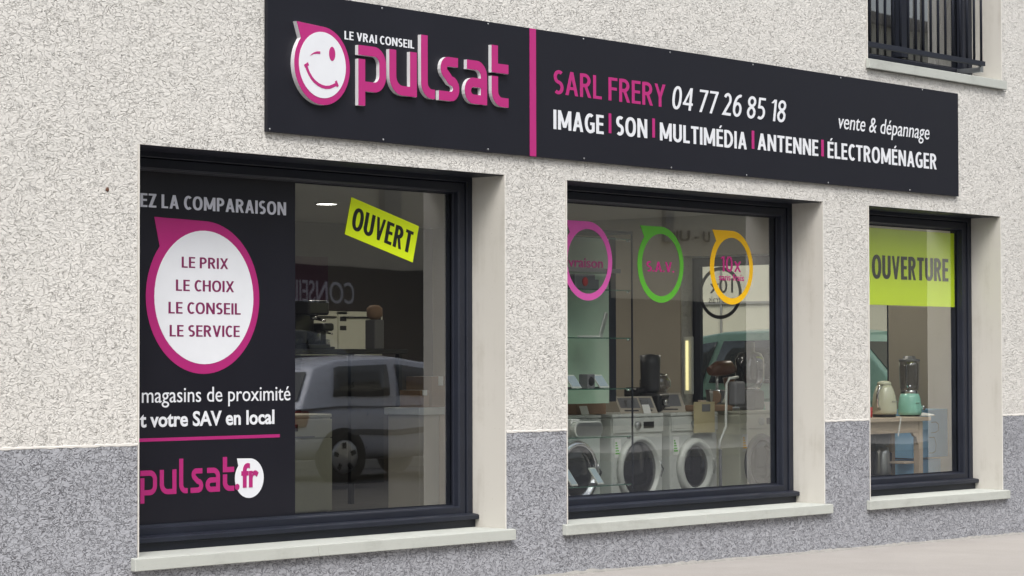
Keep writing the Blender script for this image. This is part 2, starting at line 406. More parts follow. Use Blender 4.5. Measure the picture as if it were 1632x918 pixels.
def bubble(cx, cz, r, k=1.0, n=72, tipx=-.86, tipz=1.0):
    """speech balloon outline: a circle with a pointed corner at upper left"""
    pts = []
    for i in range(n):
        a = 90 + 360*i/n
        if a <= 90: pts.append((cx, cz+r)); continue
        if 92 < a < 140: continue
        pts.append((cx+r*math.cos(R(a)), cz+r*math.sin(R(a))))
        if a <= 92: pass
    # insert the tip after the top point
    tip = (cx+tipx*r*k, cz+tipz*r)
    out = []
    done = False
    for p in pts:
        out.append(p)
        if not done: out.append(tip); done = True
    return out

# drawn capitals and figures: condensed signwriter's sans, cap height 1
def el(cx, cz, rx, rz, a0, a1, n=14):
    return [(cx+rx*math.cos(R(a0+(a1-a0)*i/n)), cz+rz*math.sin(R(a0+(a1-a0)*i/n))) for i in range(n+1)]
def oval(cx, cz, rx, rz, n=40, e=.86):
    o = []
    for i in range(n+1):
        c, s_ = math.cos(2*math.pi*i/n), math.sin(2*math.pi*i/n)
        o.append((cx+rx*math.copysign(abs(c)**e, c), cz+rz*math.copysign(abs(s_)**e, s_)))
    return o
def glyph(ch, w, k=1.0):
    """-> width, strokes [(path, width)], polygons"""
    i = w/2; hw = w*.86; j = hw/2; P = []; Q = []; s_ = lambda *p, t=w: P.append((list(p), t))
    def dia(x0, z0, x1, z1, ww=w): Q.append([(x0, z0), (x0+ww, z0), (x1+ww, z1), (x1, z1)])
    acc = ch == '\u00c9'; c = 'E' if acc else ch
    if c == 'I': W = w; s_((i,1),(i,0))
    elif c == 'L': W = .42; s_((i,1),(i,0)); s_((i,j),(W,j), t=hw)
    elif c in 'EF':
        W = .44; s_((i,1),(i,0)); s_((i,1-j),(W,1-j), t=hw); s_((i,.52),(W*.94,.52), t=hw)
        if c == 'E': s_((i,j),(W,j), t=hw)
    elif c == 'T': W = .50; s_((W/2,1),(W/2,0)); s_((0,1-j),(W,1-j), t=hw)
    elif c == 'H': W = .56; s_((i,1),(i,0)); s_((W-i,1),(W-i,0)); s_((i,.53),(W-i,.53), t=hw)
    elif c == 'V': W = .58; dia(0,1,(W-w)/2,0); dia(W-w,1,(W-w)/2,0)
    elif c == 'A': W = .60; dia((W-w)/2,1,0,0); dia((W-w)/2,1,W-w,0); s_((.13,.30),(W-.13,.30), t=hw)
    elif c == 'X': W = .58; dia(0,1,W-w,0); dia(W-w,1,0,0)
    elif c == 'x': W = .50; dia(0,.70,W-w,0); dia(W-w,.70,0,0)
    elif c == 'Y': W = .56; dia(0,1,(W-w)/2,.42); dia(W-w,1,(W-w)/2,.42); s_((W/2,.425),(W/2,0))
    elif c == 'Z': W = .48; s_((0,1-j),(W,1-j), t=hw); s_((0,j),(W,j), t=hw); dia(W-w*1.15,1-hw*.5,0,hw*.5, w*1.15)
    elif c == 'N': W = .60; s_((i,1),(i,0)); s_((W-i,1),(W-i,0)); dia(0,1,W-w*1.05,0,w*1.05)
    elif c == 'M': W = .76; s_((i,1),(i,0)); s_((W-i,1),(W-i,0)); dia(0,1,W/2-w*.5,.12,w); dia(W-w,1,W/2-w*.5,.12,w)
    elif c == 'U': W = .57; P.append(([(i,1),(i,.30)]+el(W/2,.30,W/2-i,.30-j,180,360)+[(W-i,1)], w))
    elif c == 'O': W = .64; P.append((oval(W/2,.5,W/2-i,.505-j), w))
    elif c == 'C': W = .52; P.append((el(W*.56,.5,W*.56-i,.505-j,50,310,26), w)); W *= .93
    elif c == 'G': W = .58; P.append((el(W*.54,.5,W*.54-i,.505-j,56,290,26)+[(W-i,.10)], w)); s_((W-i,.075),(W-i,.50)); s_((W*.55,.48),(W,.48), t=hw)
    elif c == 'S':
        W = .46; zt, rt, zb, rb = (1-j+.5)/2, (.5-j)/2, (.5+j)/2, (.5-j)/2
        P.append((el(W*.54,zt,W*.54-i,rt,48,250,16)+[(W*.5,.5)]+el(W*.46,zb,W*.54-i,rb,70,-132,16), w))
    elif c == 'P': W = .50; s_((i,1),(i,0)); P.append(([(i,1-j),(W*.45,1-j)]+el(W*.45,.70,W*.55-i,.30-j,90,-90,12)+[(i,.40+j)], w))
    elif c == 'R': W = .54; s_((i,1),(i,0)); P.append(([(i,1-j),(W*.42,1-j)]+el(W*.42,.72,W*.52-i,.28-j,90,-90,12)+[(i,.44+j)], w)); dia(W*.34,.50,W-w*1.05,0,w*1.05)
    elif c == 'D': W = .60; s_((i,1),(i,0)); P.append(([(i,1-j),(W*.36,1-j)]+el(W*.36,.5,W*.64-i,.5-j,90,-90,18)+[(i,j)], w))
    elif c == '0': W = .48; P.append((oval(W/2,.5,W/2-i,.505-j), w))
    elif c == '1': W = .30; s_((W-i,1),(W-i,0)); dia(W-w*1.1,1,0,.82,w*.9)
    elif c == '2': W = .46; P.append((el(W*.46,.70,W*.48-i,.30-j,155,-25,14)+[(i*1.1,j*1.2),(W,j)], w))
    elif c == '4': W = .52; s_((W*.74,1),(W*.74,0)); dia(W*.62,1,0,.28,w*.9); s_((0,.28),(W,.28), t=hw)
    elif c == '5': W = .46; s_((W*.12,1-j),(W*.94,1-j), t=hw); dia(W*.10,1,W*.06,.50,w*.9); P.append(([(W*.12,.555)]+el(W*.42,.315,W*.56-i,.30-j+.01,80,-125,14), w))
    elif c == '6': W = .48; P.append((el(W/2,.32,W/2-i,.325-j,0,360,28), w)); P.append(([(W*.85,.975-j)]+el(W*.80,.40,W*.80-i,.55,95,185,12), w))
    elif c == '7': W = .46; s_((0,1-j),(W,1-j), t=hw); dia(W-w,1-j,W*.16,0)
    elif c == '8': W = .48; P.append((el(W/2,.76,W/2-i*1.15,.245-j,0,360,28), w)); P.append((el(W/2,.27,W/2-i,.275-j,0,360,28), w))
    elif c == '.': W = w; s_((i,0),(i,w))
    elif c == '-': W = .26; s_((0,.42),(W,.42))
    elif c == ' ': W = .16
    else: raise ValueError(ch)
    if acc: Q.append([(W*.42,1.07),(W*.62,1.07),(W*.86,1.23),(W*.60,1.23)])
    return W*k, [([(x*k, z) for x, z in p], t) for p, t in P], [[(x*k, z) for x, z in q] for q in Q]
def capsmesh(s, w, track=.09, shear=0, th=.0008, word=.24, k=1.0):
    """one closed prism per stroke, each a hair in front of the last so none share a plane; x,z in cap heights"""
    mb = MB(); x = 0; xe = 0
    for ch in s:
        if ch == ' ': x += word; continue
        W, P, Q = glyph(ch, w, k); q = 0
        for path, t in P:
            m_ = MB(); m_.stroke(path, t, -th-.00012*q, 0); q += 1
            mb.add([(x+v.x+shear*v.z, v.y, v.z) for v in m_.v], m_.f)
        for poly in Q:
            m_ = MB(); m_.prism(poly, -th-.00012*q, 0); q += 1
            mb.add([(x+v.x+shear*v.z, v.y, v.z) for v in m_.v], m_.f)
        x += W+track; xe = x-track
    return mb, xe
def caps(s, mat, parent, pl, pr, pbase, pcap, Y, w=.16, shear=0, name='lettering', track=.09, word=.24, k=1.0):
    a = at(pl, pbase, Y); c = at(pl, pcap, Y); b = at(pr, pbase, Y)
    mb, xe = capsmesh(s, w, track, shear, word=word, k=k); h = c.z-a.z; x0 = min(v.x for v in mb.v); x1 = max(v.x for v in mb.v); sx = (b.x-a.x)/(x1-x0)
    vs = [Vector((a.x+(v.x-x0)*sx, Y+v.y, a.z+v.z*h)) for v in mb.v]
    for wv, wf in words(vs, mb.f, .2*sx): o = MB().add(wv, wf).build(name, mat, parent)
    return o

# 'pulsat' letters as strokes on a unit x-height
def word_strokes():
    w = .215; h = w/2
    d = {}
    d['p'] = (.90, [[(h-.11, 1-h), (.50, 1-h)] + arc(.50, .60, .40-h, 90, 0)[0:0] + arc(.52, .62, .38-h, 90, 0) + arc(.52, .38, .38-h, 0, -90) + [(.215, h)],
                    [(h, .70), (h, -.32)]])
    d['u'] = (.88, [[(h, 1), (h, .42)] + arc(.42, .42, .42-h, 180, 270) + [(.80, h)], [(.88-h, 1), (.88-h, 0)]])
    d['l'] = (.46, [[(h, 1.42), (h, .36)] + arc(.36, .36, .36-h, 180, 270) + [(.46, h)]])
    d['s'] = (.72, [[(.68, 1-h), (.34, 1-h)] + arc(.34, .74, .26-h, 90, 245, 8) + [(.42, .47)] + arc(.44, .285, .285-h, 65, -90, 8) + [(.02, h)]])
    d['a'] = (.78, [[(.08, 1-h), (.42, 1-h)] + arc(.42, .64, .36-h, 90, 0) + [(.78-h, .0)],
                    [(.70, h), (.30, h)] + arc(.30, .30, .30-h, 270, 90, 10) + [(.70, .60-h)]])
    d['t'] = (.58, [[(h, 1.42), (h, 1-w)], [(h, 1-h), (.58, 1-h)], [(h, .70), (h, .36)] + arc(.36, .36, .36-h, 180, 270) + [(.58, h)]])
    return d, w
def logoword(parent, name, mat, spans, zbase, xh, Y, th, name2=None, mat2=None, th2=0):
    d, w = word_strokes()
    for ch, (xa, xb) in zip('pulsat', spans):
        wd, st = d[ch]; sx = (xb-xa)/wd
        mb = MB()
        for q, path in enumerate(st):
            pts = [(x*xh, z*xh) for x, z in path]
            t = MB(); t.stroke(pts, w*xh, Y-th-.0004*q, Y)
            k = sx/xh
            mb.add([(xa+v.x*k, v.y, zbase+v.z) for v in t.v], t.f)
        o = mb.build(name, mat, parent)
        if name2:
            m2 = MB()
            m2.add([(v.x, v.y-th if v.y < Y-1e-5 else Y-th-.0008, v.z) for v in mb.v], mb.f)
            m2.v = [Vector((v.x, (Y-th-.001) if abs(v.y-(Y-th-.0008)) < 1e-6 else v.y+th-th2-.001, v.z)) for v in m2.v]
            m2.build(name2, mat2, o)

# ================================================================== GROUND
def gz(x): return .061 - .0084*(x-13.3)
ROADP = [(-2.64, -.10), (-8.0, .115), (-12.0, .13)]
def road_z(x, y):
    p = ROADP
    for (ya, za), (yb, zb) in zip(p, p[1:]):
        if y >= yb: t = (y-ya)/(yb-ya); return gz(x) + za + (zb-za)*t
    return gz(x) + p[-1][1]
def sheet(name, mat, x0, x1, ys, zf, nx=12, thick=0):
    mb = MB(); xs = [x0+(x1-x0)*i/nx for i in range(nx+1)]
    vs = [(x, y, zf(x, y)) for x in xs for y in ys]; n = len(ys)
    fs = [[i*n+j, (i+1)*n+j, (i+1)*n+j+1, i*n+j+1] for i in range(nx) for j in range(n-1)]
    mb.add(vs, fs); o = mb.build(name, mat); o['kind'] = 'structure'; return o
mb = MB(); mb.add([(-900,-900,-.62),(900,-900,-.62),(900,900,-.62),(-900,900,-.62)], [(0,1,2,3)])
tag(mb.build('ground', M['soil']), kind='structure')
sheet('pavement', M['pave'], -6, 21.6, (0.25, -2.50), lambda x, y: gz(x), 30)
mb = MB()
x = -6.0
while x < 21.5:
    mb.add([(x+a, y, gz(x)+z) for a in (.004, .992) for y, z in ((-2.50, .002), (-2.63, -.004), (-2.64, -.02), (-2.64, -.3), (-2.50, -.3))],
           [(0,1,6,5),(1,2,7,6),(2,3,8,7),(0,4,3,2,1),(5,6,7,8,9)])
    x += 1
tag(mb.build('kerb', M['slab']), kind='structure')
sheet('road', M['asphalt'], -30, 70, (-2.64, -3.5, -5, -8, -12), lambda x, y: road_z(x, y), 40)
sheet('opposite_pavement', M['slab'], -30, 70, (-12.0, -12.01, -18.6), lambda x, y: gz(x)+(.13 if y == -12.0 else .25), 20)
def side_z(x, y): return gz(21) + .02 + max(0, min(.14, (y+1.8)*.04))
sheet('side_street', M['asphalt'], 21.6, 29, (-1.8, 0, 1, 2, 3, 4, 14, 40), side_z, 4)
mb = MB()
for i in range(9): mb.box(20+i*3.2, 21.6+i*3.2, -5.06, -4.94, 0, .004)
for v in mb.v: v.z += road_z(v.x, v.y)+.004
tag(mb.build('lane_marking', M['paint']), kind='structure')

# ================================================================== SHOP BUILDING
B = empty('shop_building', (0,0,0), 'rendered shop building, rough white plaster above a grey base, three display windows', 'building')
XE = 20.7; XL = 2.0
WT, WB = zr(1.255), zr(-1.088)
OPEN = [(9.614,12.806), (13.46,16.61), (17.27,19.36)]
PL = zr(-.457)
UW = (17.27, 19.40, zr(2.41), zr(4.75))
T = .42
def wall_part(name, mat, xs, zs, hole, y0, y1, zfun=None):
    """slab with rectangular holes; front, back and hole sides, no inner seams"""
    nx, nz = len(xs)-1, len(zs)-1; mb = MB(); idx = {}
    def v(i, j, k):
        if (i, j, k) not in idx:
            idx[(i,j,k)] = len(mb.v); mb.v.append(Vector((xs[i], (y0, y1)[k], zs[j])))
        return idx[(i,j,k)]
    solid = [[not hole((xs[i]+xs[i+1])/2, (zs[j]+zs[j+1])/2) for j in range(nz)] for i in range(nx)]
    S_ = lambda i, j: 0 <= i < nx and 0 <= j < nz and solid[i][j]
    for i in range(nx):
        for j in range(nz):
            if not solid[i][j]: continue
            mb.f.append([v(i,j,0), v(i+1,j,0), v(i+1,j+1,0), v(i,j+1,0)]); mb.f.append([v(i,j,1), v(i,j+1,1), v(i+1,j+1,1), v(i+1,j,1)])
            if not S_(i-1,j): mb.f.append([v(i,j,0), v(i,j+1,0), v(i,j+1,1), v(i,j,1)])
            if not S_(i+1,j): mb.f.append([v(i+1,j,0), v(i+1,j,1), v(i+1,j+1,1), v(i+1,j+1,0)])
            if not S_(i,j-1): mb.f.append([v(i,j,0), v(i,j,1), v(i+1,j,1), v(i+1,j,0)])
            if not S_(i,j+1): mb.f.append([v(i,j+1,0), v(i+1,j+1,0), v(i+1,j+1,1), v(i,j+1,1)])
    mb.sm = [False]*len(mb.f)
    return mb.build(name, mat, B)
LN = .012
def in_open(x, z):
    for a, b in OPEN:
        if a-LN < x < b+LN and WB-.06 < z < WT: return True
    return UW[0]-LN < x < UW[1]+LN and UW[2]-.06 < z < UW[3]
xs = sorted([XL, XE] + [v for a, b in OPEN for v in (a-LN, b+LN)] + [UW[1]+LN])
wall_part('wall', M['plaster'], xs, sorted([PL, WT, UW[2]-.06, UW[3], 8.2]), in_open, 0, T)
xs2 = sorted([XL, XE] + [v for a, b in OPEN for v in (a-LN, b+LN)])
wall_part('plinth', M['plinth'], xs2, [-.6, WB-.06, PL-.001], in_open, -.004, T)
# thin smooth band where the two renders meet
mb = MB(); seg = [(XL, OPEN[0][0]-LN), (OPEN[0][1]+LN, OPEN[1][0]-LN), (OPEN[1][1]+LN, OPEN[2][0]-LN), (OPEN[2][1]+LN, XE)]
for a, b in seg:
    mb = MB(); n = max(8, int((b-a)/.03)); vs = []
    for i in range(n+1):
        x = a+(b-a)*i/n; j1, j2 = random.uniform(-.0025, .0025), random.uniform(-.003, .003)
        vs += [(x, -.001, PL+.010+j1), (x, -.0065, PL+.007+j1), (x, -.0065, PL-.003+j2), (x, -.0042, PL-.005+j2)]
    mb.add(vs, [[4*i+k, 4*i+4+k, 4*i+5+k, 4*i+1+k] for i in range(n) for k in range(3)]); mb.build('render_joint', M['bead'], B)
# side and back walls, roof
mb = MB(); mb.box(XE-.35, XE, T+.0, 1.75, -.6, 8.2); mb.box(XE-.35, XE, 4.15, 7.0, -.6, 8.2); mb.box(XE-.35, XE, 8.6, 12.0, -.6, 8.2)
mb.box(XE-.35, XE, 1.75, 4.15, zr(1.06), 8.2); mb.box(XE-.35, XE, 1.75, 4.15, -.6, zr(-.95))
mb.box(XE-.35, XE, 7.0, 8.6, zr(1.06), 8.2)
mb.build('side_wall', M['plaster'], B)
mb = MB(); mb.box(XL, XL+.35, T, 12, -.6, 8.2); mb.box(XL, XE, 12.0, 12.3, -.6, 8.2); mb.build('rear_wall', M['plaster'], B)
mb = MB(); mb.box(XL-.3, XE+.3, -.35, 12.6, 8.2, 8.4); mb.build('roof', M['roof'], B)

mb = MB(); n = 400; vs = []
for i in range(n+1):
    x = XL+(XE-XL)*i/n; k_ = .002+.010*abs(math.sin(x*3.1)+.6*math.sin(x*7.7))*random.random()
    vs += [(x, -.0045, gz(x)+.012+k_), (x, -.014-k_, gz(x)+.004+k_*.4), (x, -.020-k_*1.5, gz(x)-.01)]
mb.add(vs, [[3*i+j, 3*i+3+j, 3*i+4+j, 3*i+1+j] for i in range(n) for j in (0, 1)]); mb.build('mortar_edge', M['mortar'], B)
p = at(171, 302, 0); mb = MB(); mb.lathe([(0,-.004),(.008,-.005),(.014,-.001)], (p.x, 0, p.z), 'y', 12); mb.build('rusty_anchor', M['brass'], B)
def reveal(a, b, z0, z1):
    mb = MB(); yb = .43
    mb.box(a-LN+.0005, a, -.001, yb, z0-.03, z1-.0008); mb.build('reveal', M['reveal'], B)
    mb = MB(); mb.box(b, b+LN-.0005, -.001, yb, z0-.03, z1-.0008); o = mb.build('reveal', M['reveal'], B)
    mb = MB(); mb.box(a, b, .012, .284, z1-.006, z1-.0005); mb.build('lintel_soffit', M['frame'], B)
    for e0, e1 in ((a-LN+.006, a-.001), (b+.001, b+LN-.004)):
        mb = MB(); mb.box(e0, e1, -.0055, -.0015, z0-.03, z1-.002); mb.build('corner_bead', M['bead'], o)
def sill(a, b, ztop, cuts, zback=.008, th=.070, ov=.062, pr=.045, yin=.30):
    o = None; edges = [a-ov] + cuts + [b+ov]
    for (e0, e1) in zip(edges, edges[1:]):
        mb = MB(); g = .0015
        x0, x1 = e0 + (g if e0 != edges[0] else 0), e1 - (g if e1 != edges[-1] else 0)
        # outer nosing (overlapping the wall face) and the tongue between the reveals
        vs = [(x0,-pr,ztop-th),(x1,-pr,ztop-th),(x1,-.004,ztop-th),(x0,-.004,ztop-th),(x0,-pr,ztop),(x1,-pr,ztop),(x1,-.004,ztop+.005),(x0,-.004,ztop+.005)]
        mb.add(vs, [(0,3,2,1),(4,5,6,7),(0,1,5,4),(1,2,6,5),(2,3,7,6),(3,0,4,7)])
        i0, i1 = max(x0, a), min(x1, b)
        mb.add([(i0,-.0039,ztop-th+.01),(i1,-.0039,ztop-th+.01),(i1,yin,ztop-th+.01),(i0,yin,ztop-th+.01),
                (i0,-.0039,ztop+.005),(i1,-.0039,ztop+.005),(i1,yin,ztop+zback),(i0,yin,ztop+zback)],
               [(0,3,2,1),(4,5,6,7),(0,1,5,4),(1,2,6,5),(2,3,7,6),(3,0,4,7)])
        mb.build('sill', M['sill'], B, bevel=.004)
def window(a, b, z0, z1, mull=None):
    w = empty('window', (a, .3, z0)); w.parent = B
    fz = z0-.017; z1 += .014     # lower frame sits behind the drip bar
    mb = MB(); mb.profile_ring(a, b, fz, z1, [(0,.42),(0,.285),(.048,.285),(.053,.292),(.053,.42)]); mb.build('frame', M['frame'], w)
    mb = MB(); mb.profile_ring(a, b, fz, z1, [(.0535,.42),(.0535,.306),(.062,.298),(.112,.298),(.120,.308),(.120,.345),(.128,.350),(.128,.42)]); mb.build('sash', M['frame'], w)
    if mull: 
        mb = MB(); mb.box(mull-.05, mull+.05, .31, .41, fz+.14, z1-.14); mb.build('mullion', M['frame'], w, bevel=.004)
    mb = MB(); mb.box(a+.125, b-.125, .362, .370, fz+.125, z1-.125); mb.build('glass', M['glass'], w)
    mb = MB(); mb.profile_ring(a, b, fz, z1, [(.1285,.3615),(.1285,.354),(.136,.357),(.136,.3615)]); mb.build('gasket', M['rubber'], w)
    # projecting drip bar with end caps
    ya, yb_ = .225, .286
    vs = []
    for x in (a+.004, b-.004):
        vs += [(x, y, z) for y, z in ((yb_, z0+.016), (ya+.02, z0+.014), (ya, z0+.018), (ya, z0+.042), (ya+.006, z0+.048), (yb_, z0+.056))]
    mb.add(vs, [[0,1,2,3,4,5],[6,7,8,9,10,11][::-1]] + [[i, (i+1) % 6, (i+1) % 6+6, i+6] for i in range(6)])
    mb.build('drip_bar', M['frame'], w)
    mb = MB(); mb.box(a, b, .262, .2845, z0-.045, z0+.0155); mb.build('lower_trim', M['frame'], w)
    return w
for i, (a, b) in enumerate(OPEN):
    reveal(a, b, WB, WT)
    sill(a, b, zr(-1.100), {0: [11.02], 1: [at(1127, 830, -.045).x], 2: []}[i])
    w = window(a, b, zr(-1.055), WT)
reveal(UW[0], UW[1], UW[2], UW[3]); sill(UW[0], UW[1], zr(2.428), [], th=.075, ov=.03, pr=.04)
uw = window(UW[0], UW[1], zr(2.44), UW[3], mull=(UW[0]+UW[1])/2)
# railing of the upper window
rail = empty('railing', (UW[0], .08, zr(2.5))); rail.parent = B; RE = UW[1]-.19
mb = MB(); mb.box(UW[0]+.02, RE, .045, .085, zr(2.545), zr(2.585)); mb.build('bottom_rail', M['frame'], rail, bevel=.002)
mb = MB(); mb.box(UW[0]+.02, RE, .045, .085, zr(3.50), zr(3.54)); mb.build('top_rail', M['frame'], rail, bevel=.002)
mb = MB()
for x in (UW[0]+.06, RE-.07):
    mb = MB(); mb.box(x, x+.05, .055, .284, zr(2.49), zr(2.53)); mb.box(x+.01, x+.04, .05, .08, zr(2.531), zr(2.5445)); mb.build('bracket', M['frame'] if x < 18 else M['steel'], rail)
bar0 = None; x = RE-.035-.118*15
while x < RE:
    if bar0 is None:
        mb = MB(); mb.tube([(x, .065, zr(2.583)), (x, .065, zr(3.502))], .0115, 8); bar0 = mb.build('bar', M['frame'], rail); x0b = x
    else:
        c = bar0.copy(); COL.objects.link(c); c.parent = rail; c.location.x = x-x0b
    x += .118
# upper room, behind the curtain
mb = MB(); mb.box(16.4, 20.34, 3.0, 3.1, zr(1.95), 8.1); mb.box(16.3, 16.4, T, 3.1, zr(1.95), 8.1); mb.build('upper_room_wall', M['taupe'], B)
mb = MB(); mb.box(XL+.35, XE-.35, T, 12, zr(1.46), zr(1.9)); mb.build('ceiling', M['ceiling'], B)
FL = zr(-1.24)
mb = MB(); mb.box(XL+.35, XE-.35, T, 12, FL-.15, FL); mb.build('shop_floor', M['floor'], B)
for bx_ in ((XL+.36, XE-.352, 7.5, 7.6, FL, zr(1.46)), (XE-.362, XE-.352, T, 1.74, FL, zr(1.46)), (XE-.362, XE-.352, 4.16, 7.49, FL, zr(1.46)),
            (XE-.362, XE-.352, 1.741, 4.159, zr(1.06), zr(1.46)), (XE-.362, XE-.352, 1.741, 4.159, FL, zr(-.95)), (XL+.36, XL+.4, T, 7.49, FL, zr(1.46))):
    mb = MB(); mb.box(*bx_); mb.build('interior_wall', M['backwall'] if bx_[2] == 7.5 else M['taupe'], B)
a0 = at(474, 400, 7.49).x; a1 = at(522, 400, 7.49).x
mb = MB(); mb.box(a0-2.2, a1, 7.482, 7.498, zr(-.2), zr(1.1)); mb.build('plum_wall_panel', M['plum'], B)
# glazing of the side wall towards the side street
def side_window(y0, y1, z0, z1, name='side_window'):
    w = empty(name, (XE-.2, (y0+y1)/2, z0)); w.parent = B
    mb = MB(); mb.profile_ring(y0+.02, y1-.02, z0+.02, z1-.01, [(0,.05),(0,0),(.09,0),(.09,.05)])
    for v in mb.v: v.x, v.y = XE-.2+v.y, v.x
    mb.build('frame', M['frame'], w)
    mb = MB(); mb.box(XE-.18, XE-.172, y0+.10, y1-.10, z0+.10, z1-.09); mb.build('glass', M['endglass'], w)
    return w
side_window(1.75, 4.15, zr(-.95), zr(1.06))
mb = MB(); mb.box(XE-.36, XE-.30, 4.22, 4.42, FL, zr(1.12)); mb.build('door_post', M['frame'], B, bevel=.004)
mb = MB(); mb.box(XE-.36, XE-.33, 1.50, 1.72, FL, zr(1.12)); mb.build('window_post', M['frame'], B, bevel=.004)

# ------------------------------------------------------------------ fascia sign
sa, sb_, sz0, sz1 = at(426, 210, -.03).x, at(1528, 300, -.03).x, at(1528, 313, -.03).z, at(1528, 149.5, -.03).z
SG = empty('fascia_sign', ((sa+sb_)/2, 0, sz0), 'long dark fascia sign with magenta logo and white lettering above the shop windows', 'sign')
mb = MB(); mb.box(sa, sb_, -.030, -.004, sz0, sz1); mb.build('panel', M['panel'], SG, bevel=.0015)
mb = MB(); mb.box(at(844, 150, -.03).x, at(854, 150, -.03).x, -.0325, -.0301, sz0+.001, sz1-.001); mb.build('divider', M['magenta'], SG)
YS = -.0305
def st(s, mat, l, r, base, cap, nm='lettering', **kw): return ptext(s, nm, M[mat], SG, l, r, base, cap, YS, **kw)
def sc(s, mat, l, r, base, cap, **kw): return caps(s, M[mat], SG, l, r, base, cap, YS, **kw)
sc('LE VRAI CONSEIL', 'white', 549, 660, 62.5, 49, w=.16)
sc('SARL FRERY', 'magenta', 882.5, 1060.5, 149, 111, w=.145)
sc('04 77 26 85 18', 'white', 1071.5, 1253, 173, 136.5, w=.125, shear=.12, word=.22)
sc('IMAGE', 'white', 882, 962, 205.5, 174.5, w=.168)
sc('SON', 'white', 982, 1031.5, 215, 184.5, w=.168)
sc('MULTIM\u00c9DIA', 'white', 1051.7, 1190, 223.5, 195, w=.168)
sc('ANTENNE', 'white', 1207.5, 1304, 238.5, 212, w=.168)
sc('\u00c9LECTROM\u00c9NAGER', 'white', 1319, 1492.5, 251.5, 225.5, w=.168)
st('vente & d\u00e9pannage', 'white', 1336.5, 1481, 204.5, 188.5, ref='x', shear=.22)
for l, r, t, b in ((970, 974, 181, 212), (1039.5, 1043.5, 189, 219), (1198, 1201.8, 208.5, 237), (1308.8, 1312.6, 223, 249)):
    p, q = at(l, b, YS), at(r, t, YS); mb = MB(); mb.box(p.x, q.x, YS-.002, YS, p.z, q.z); mb.build('separator', M['magenta'], SG)
# raised logo word
base = at(600, 147.5, -.06).z; xh = at(590, 75, -.06).z-at(590, 147.5, -.06).z
spans = [(at(a, 120, -.06).x, at(b, 120, -.06).x) for a, b in ((571.6,615.5),(621,664.5),(671.5,693.5),(699,732),(741,776.5),(784,810.5))]
logoword(SG, 'raised_letter', M['acrylic'], spans, base, xh, -.0302, .026, 'letter_face', M['magenta'], .002)
# smiling balloon emblem
E = empty('emblem', (0,0,0)); E.parent = SG
c = at(513.8, 103.7, -.062); rI = (at(513.8, 51, -.062).z-at(513.8, 156.4, -.062).z)/2; rO = rI*1.185
E.location = Vector((c.x, -.03, c.z))-SG.location
cx_, cz_ = c.x, c.z-.004
def bub(k): return bubble(cx_, cz_, rO*k, tipx=-.92, tipz=1.05)
mb = MB(); mb.prism(bub(1.0), -.060, -.0302); mb.build('emblem_body', M['acrylic'], E)
mb = MB(); mb.prism(bub(.997), -.0625, -.0605); mb.build('emblem_outline', M['magenta'], E)
mb = MB(); mb.prism(circ(cx_, c.z, rI), -.0645, -.0628); mb.build('emblem_face', M['white'], E)
YF = -.0648
mb = MB(); p = at(529.3, 85.8, YF); r1 = at(529.3, 74.5, YF).z-p.z
mb.prism([(p.x+r1*.62*math.cos(t*math.pi/16), p.z+r1*math.sin(t*math.pi/16)) for t in range(32)], YF-.0012, YF); mb.build('eye', M['magenta'], E)
pt = lambda x, y: (at(x, y, YF).x, at(x, y, YF).z)
mb = MB(); mb.prism([pt(494, 89), pt(497, 85.5), pt(501, 83), pt(505, 81.8), pt(510.3, 81.8), pt(510.3, 86), pt(505, 85.6), pt(500, 86)], YF-.0012, YF); mb.build('winking_eye', M['magenta'], E)
cur = [(487.6,103.5),(489.5,110),(492.5,117),(496.5,124),(501,129.5),(507,134.5),(513,137.7),(519,139.2),(525,139),(531,136.8),(536.3,134)]
mb = MB(); mb.stroke([pt(*q) for q in cur], .020, YF-.0012, YF); mb.stroke([pt(485.3,105.6), pt(491.5,101.5)], .020, YF-.0016, YF); mb.stroke([pt(535,129), pt(538.3,138)], .018, YF-.0016, YF)
mb.build('smile', M['magenta'], E)
# screws
sc0 = None
for x, y in ((609,13),(778,38),(930,62),(1068,83.5),(1200,103),(1340,124),(1470,143),(430,205.5),(611,222.5),(778,238),(931,252.5),(1070,267),(1190,279),(1320,291),(1450,303)):
    p = at(x, y, -.031)
    if sc0 is None:
        mb = MB(); mb.lathe([(0,-.0345),(.004,-.0345),(.0065,-.033),(.0065,-.0301)], (p.x, 0, p.z), 'y', 12); sc0 = mb.build('screw', M['steel'], SG); p0 = p
    else:
        o = sc0.copy(); COL.objects.link(o); o.parent = SG; o.location = (p.x-p0.x, 0, p.z-p0.z)

# ------------------------------------------------------------------ advertising panel on the first pane
YG = .3605
pa, pb = OPEN[0][0]+.13, at(470, 500, .358).x
PZ0, PZ1 = zr(-.941), zr(1.138)
AD = empty('advertising_panel', ((pa+pb)/2, .36, PZ0), 'black advertising panel with magenta balloon covering the left of the first shop window', 'panel')
mb = MB(); mb.box(pa, pb, .3555, .3610, PZ0, PZ1); mb.build('panel_sheet', M['vinyl'], AD)
YP = .3550
def adc(s, mat, l, r, base, cap, **kw): return caps(s, M[mat], AD, l, r, base, cap, kw.pop('Y', YP), **kw)
def ad(s, mat, l, r, base, cap, nm='lettering', **kw): return ptext(s, nm, M[mat], AD, l, r, base, cap, YP, **kw)
adc('EZ LA COMPARAISON', 'greytext', 223.5, 455.8, 329.5, 307.5, w=.17)
e = at(223.5, 329.5, YP)
adc('LE PRIX', 'purple', 289, 363, 426.5, 409, w=.15)
adc('LE CHOIX', 'purple', 279.8, 372.4, 463.4, 445.4, w=.15)
adc('LE CONSEIL', 'purple', 268, 383, 499.5, 481, w=.15)
adc('LE SERVICE', 'purple', 269.8, 381.5, 536.2, 517.8, w=.15)
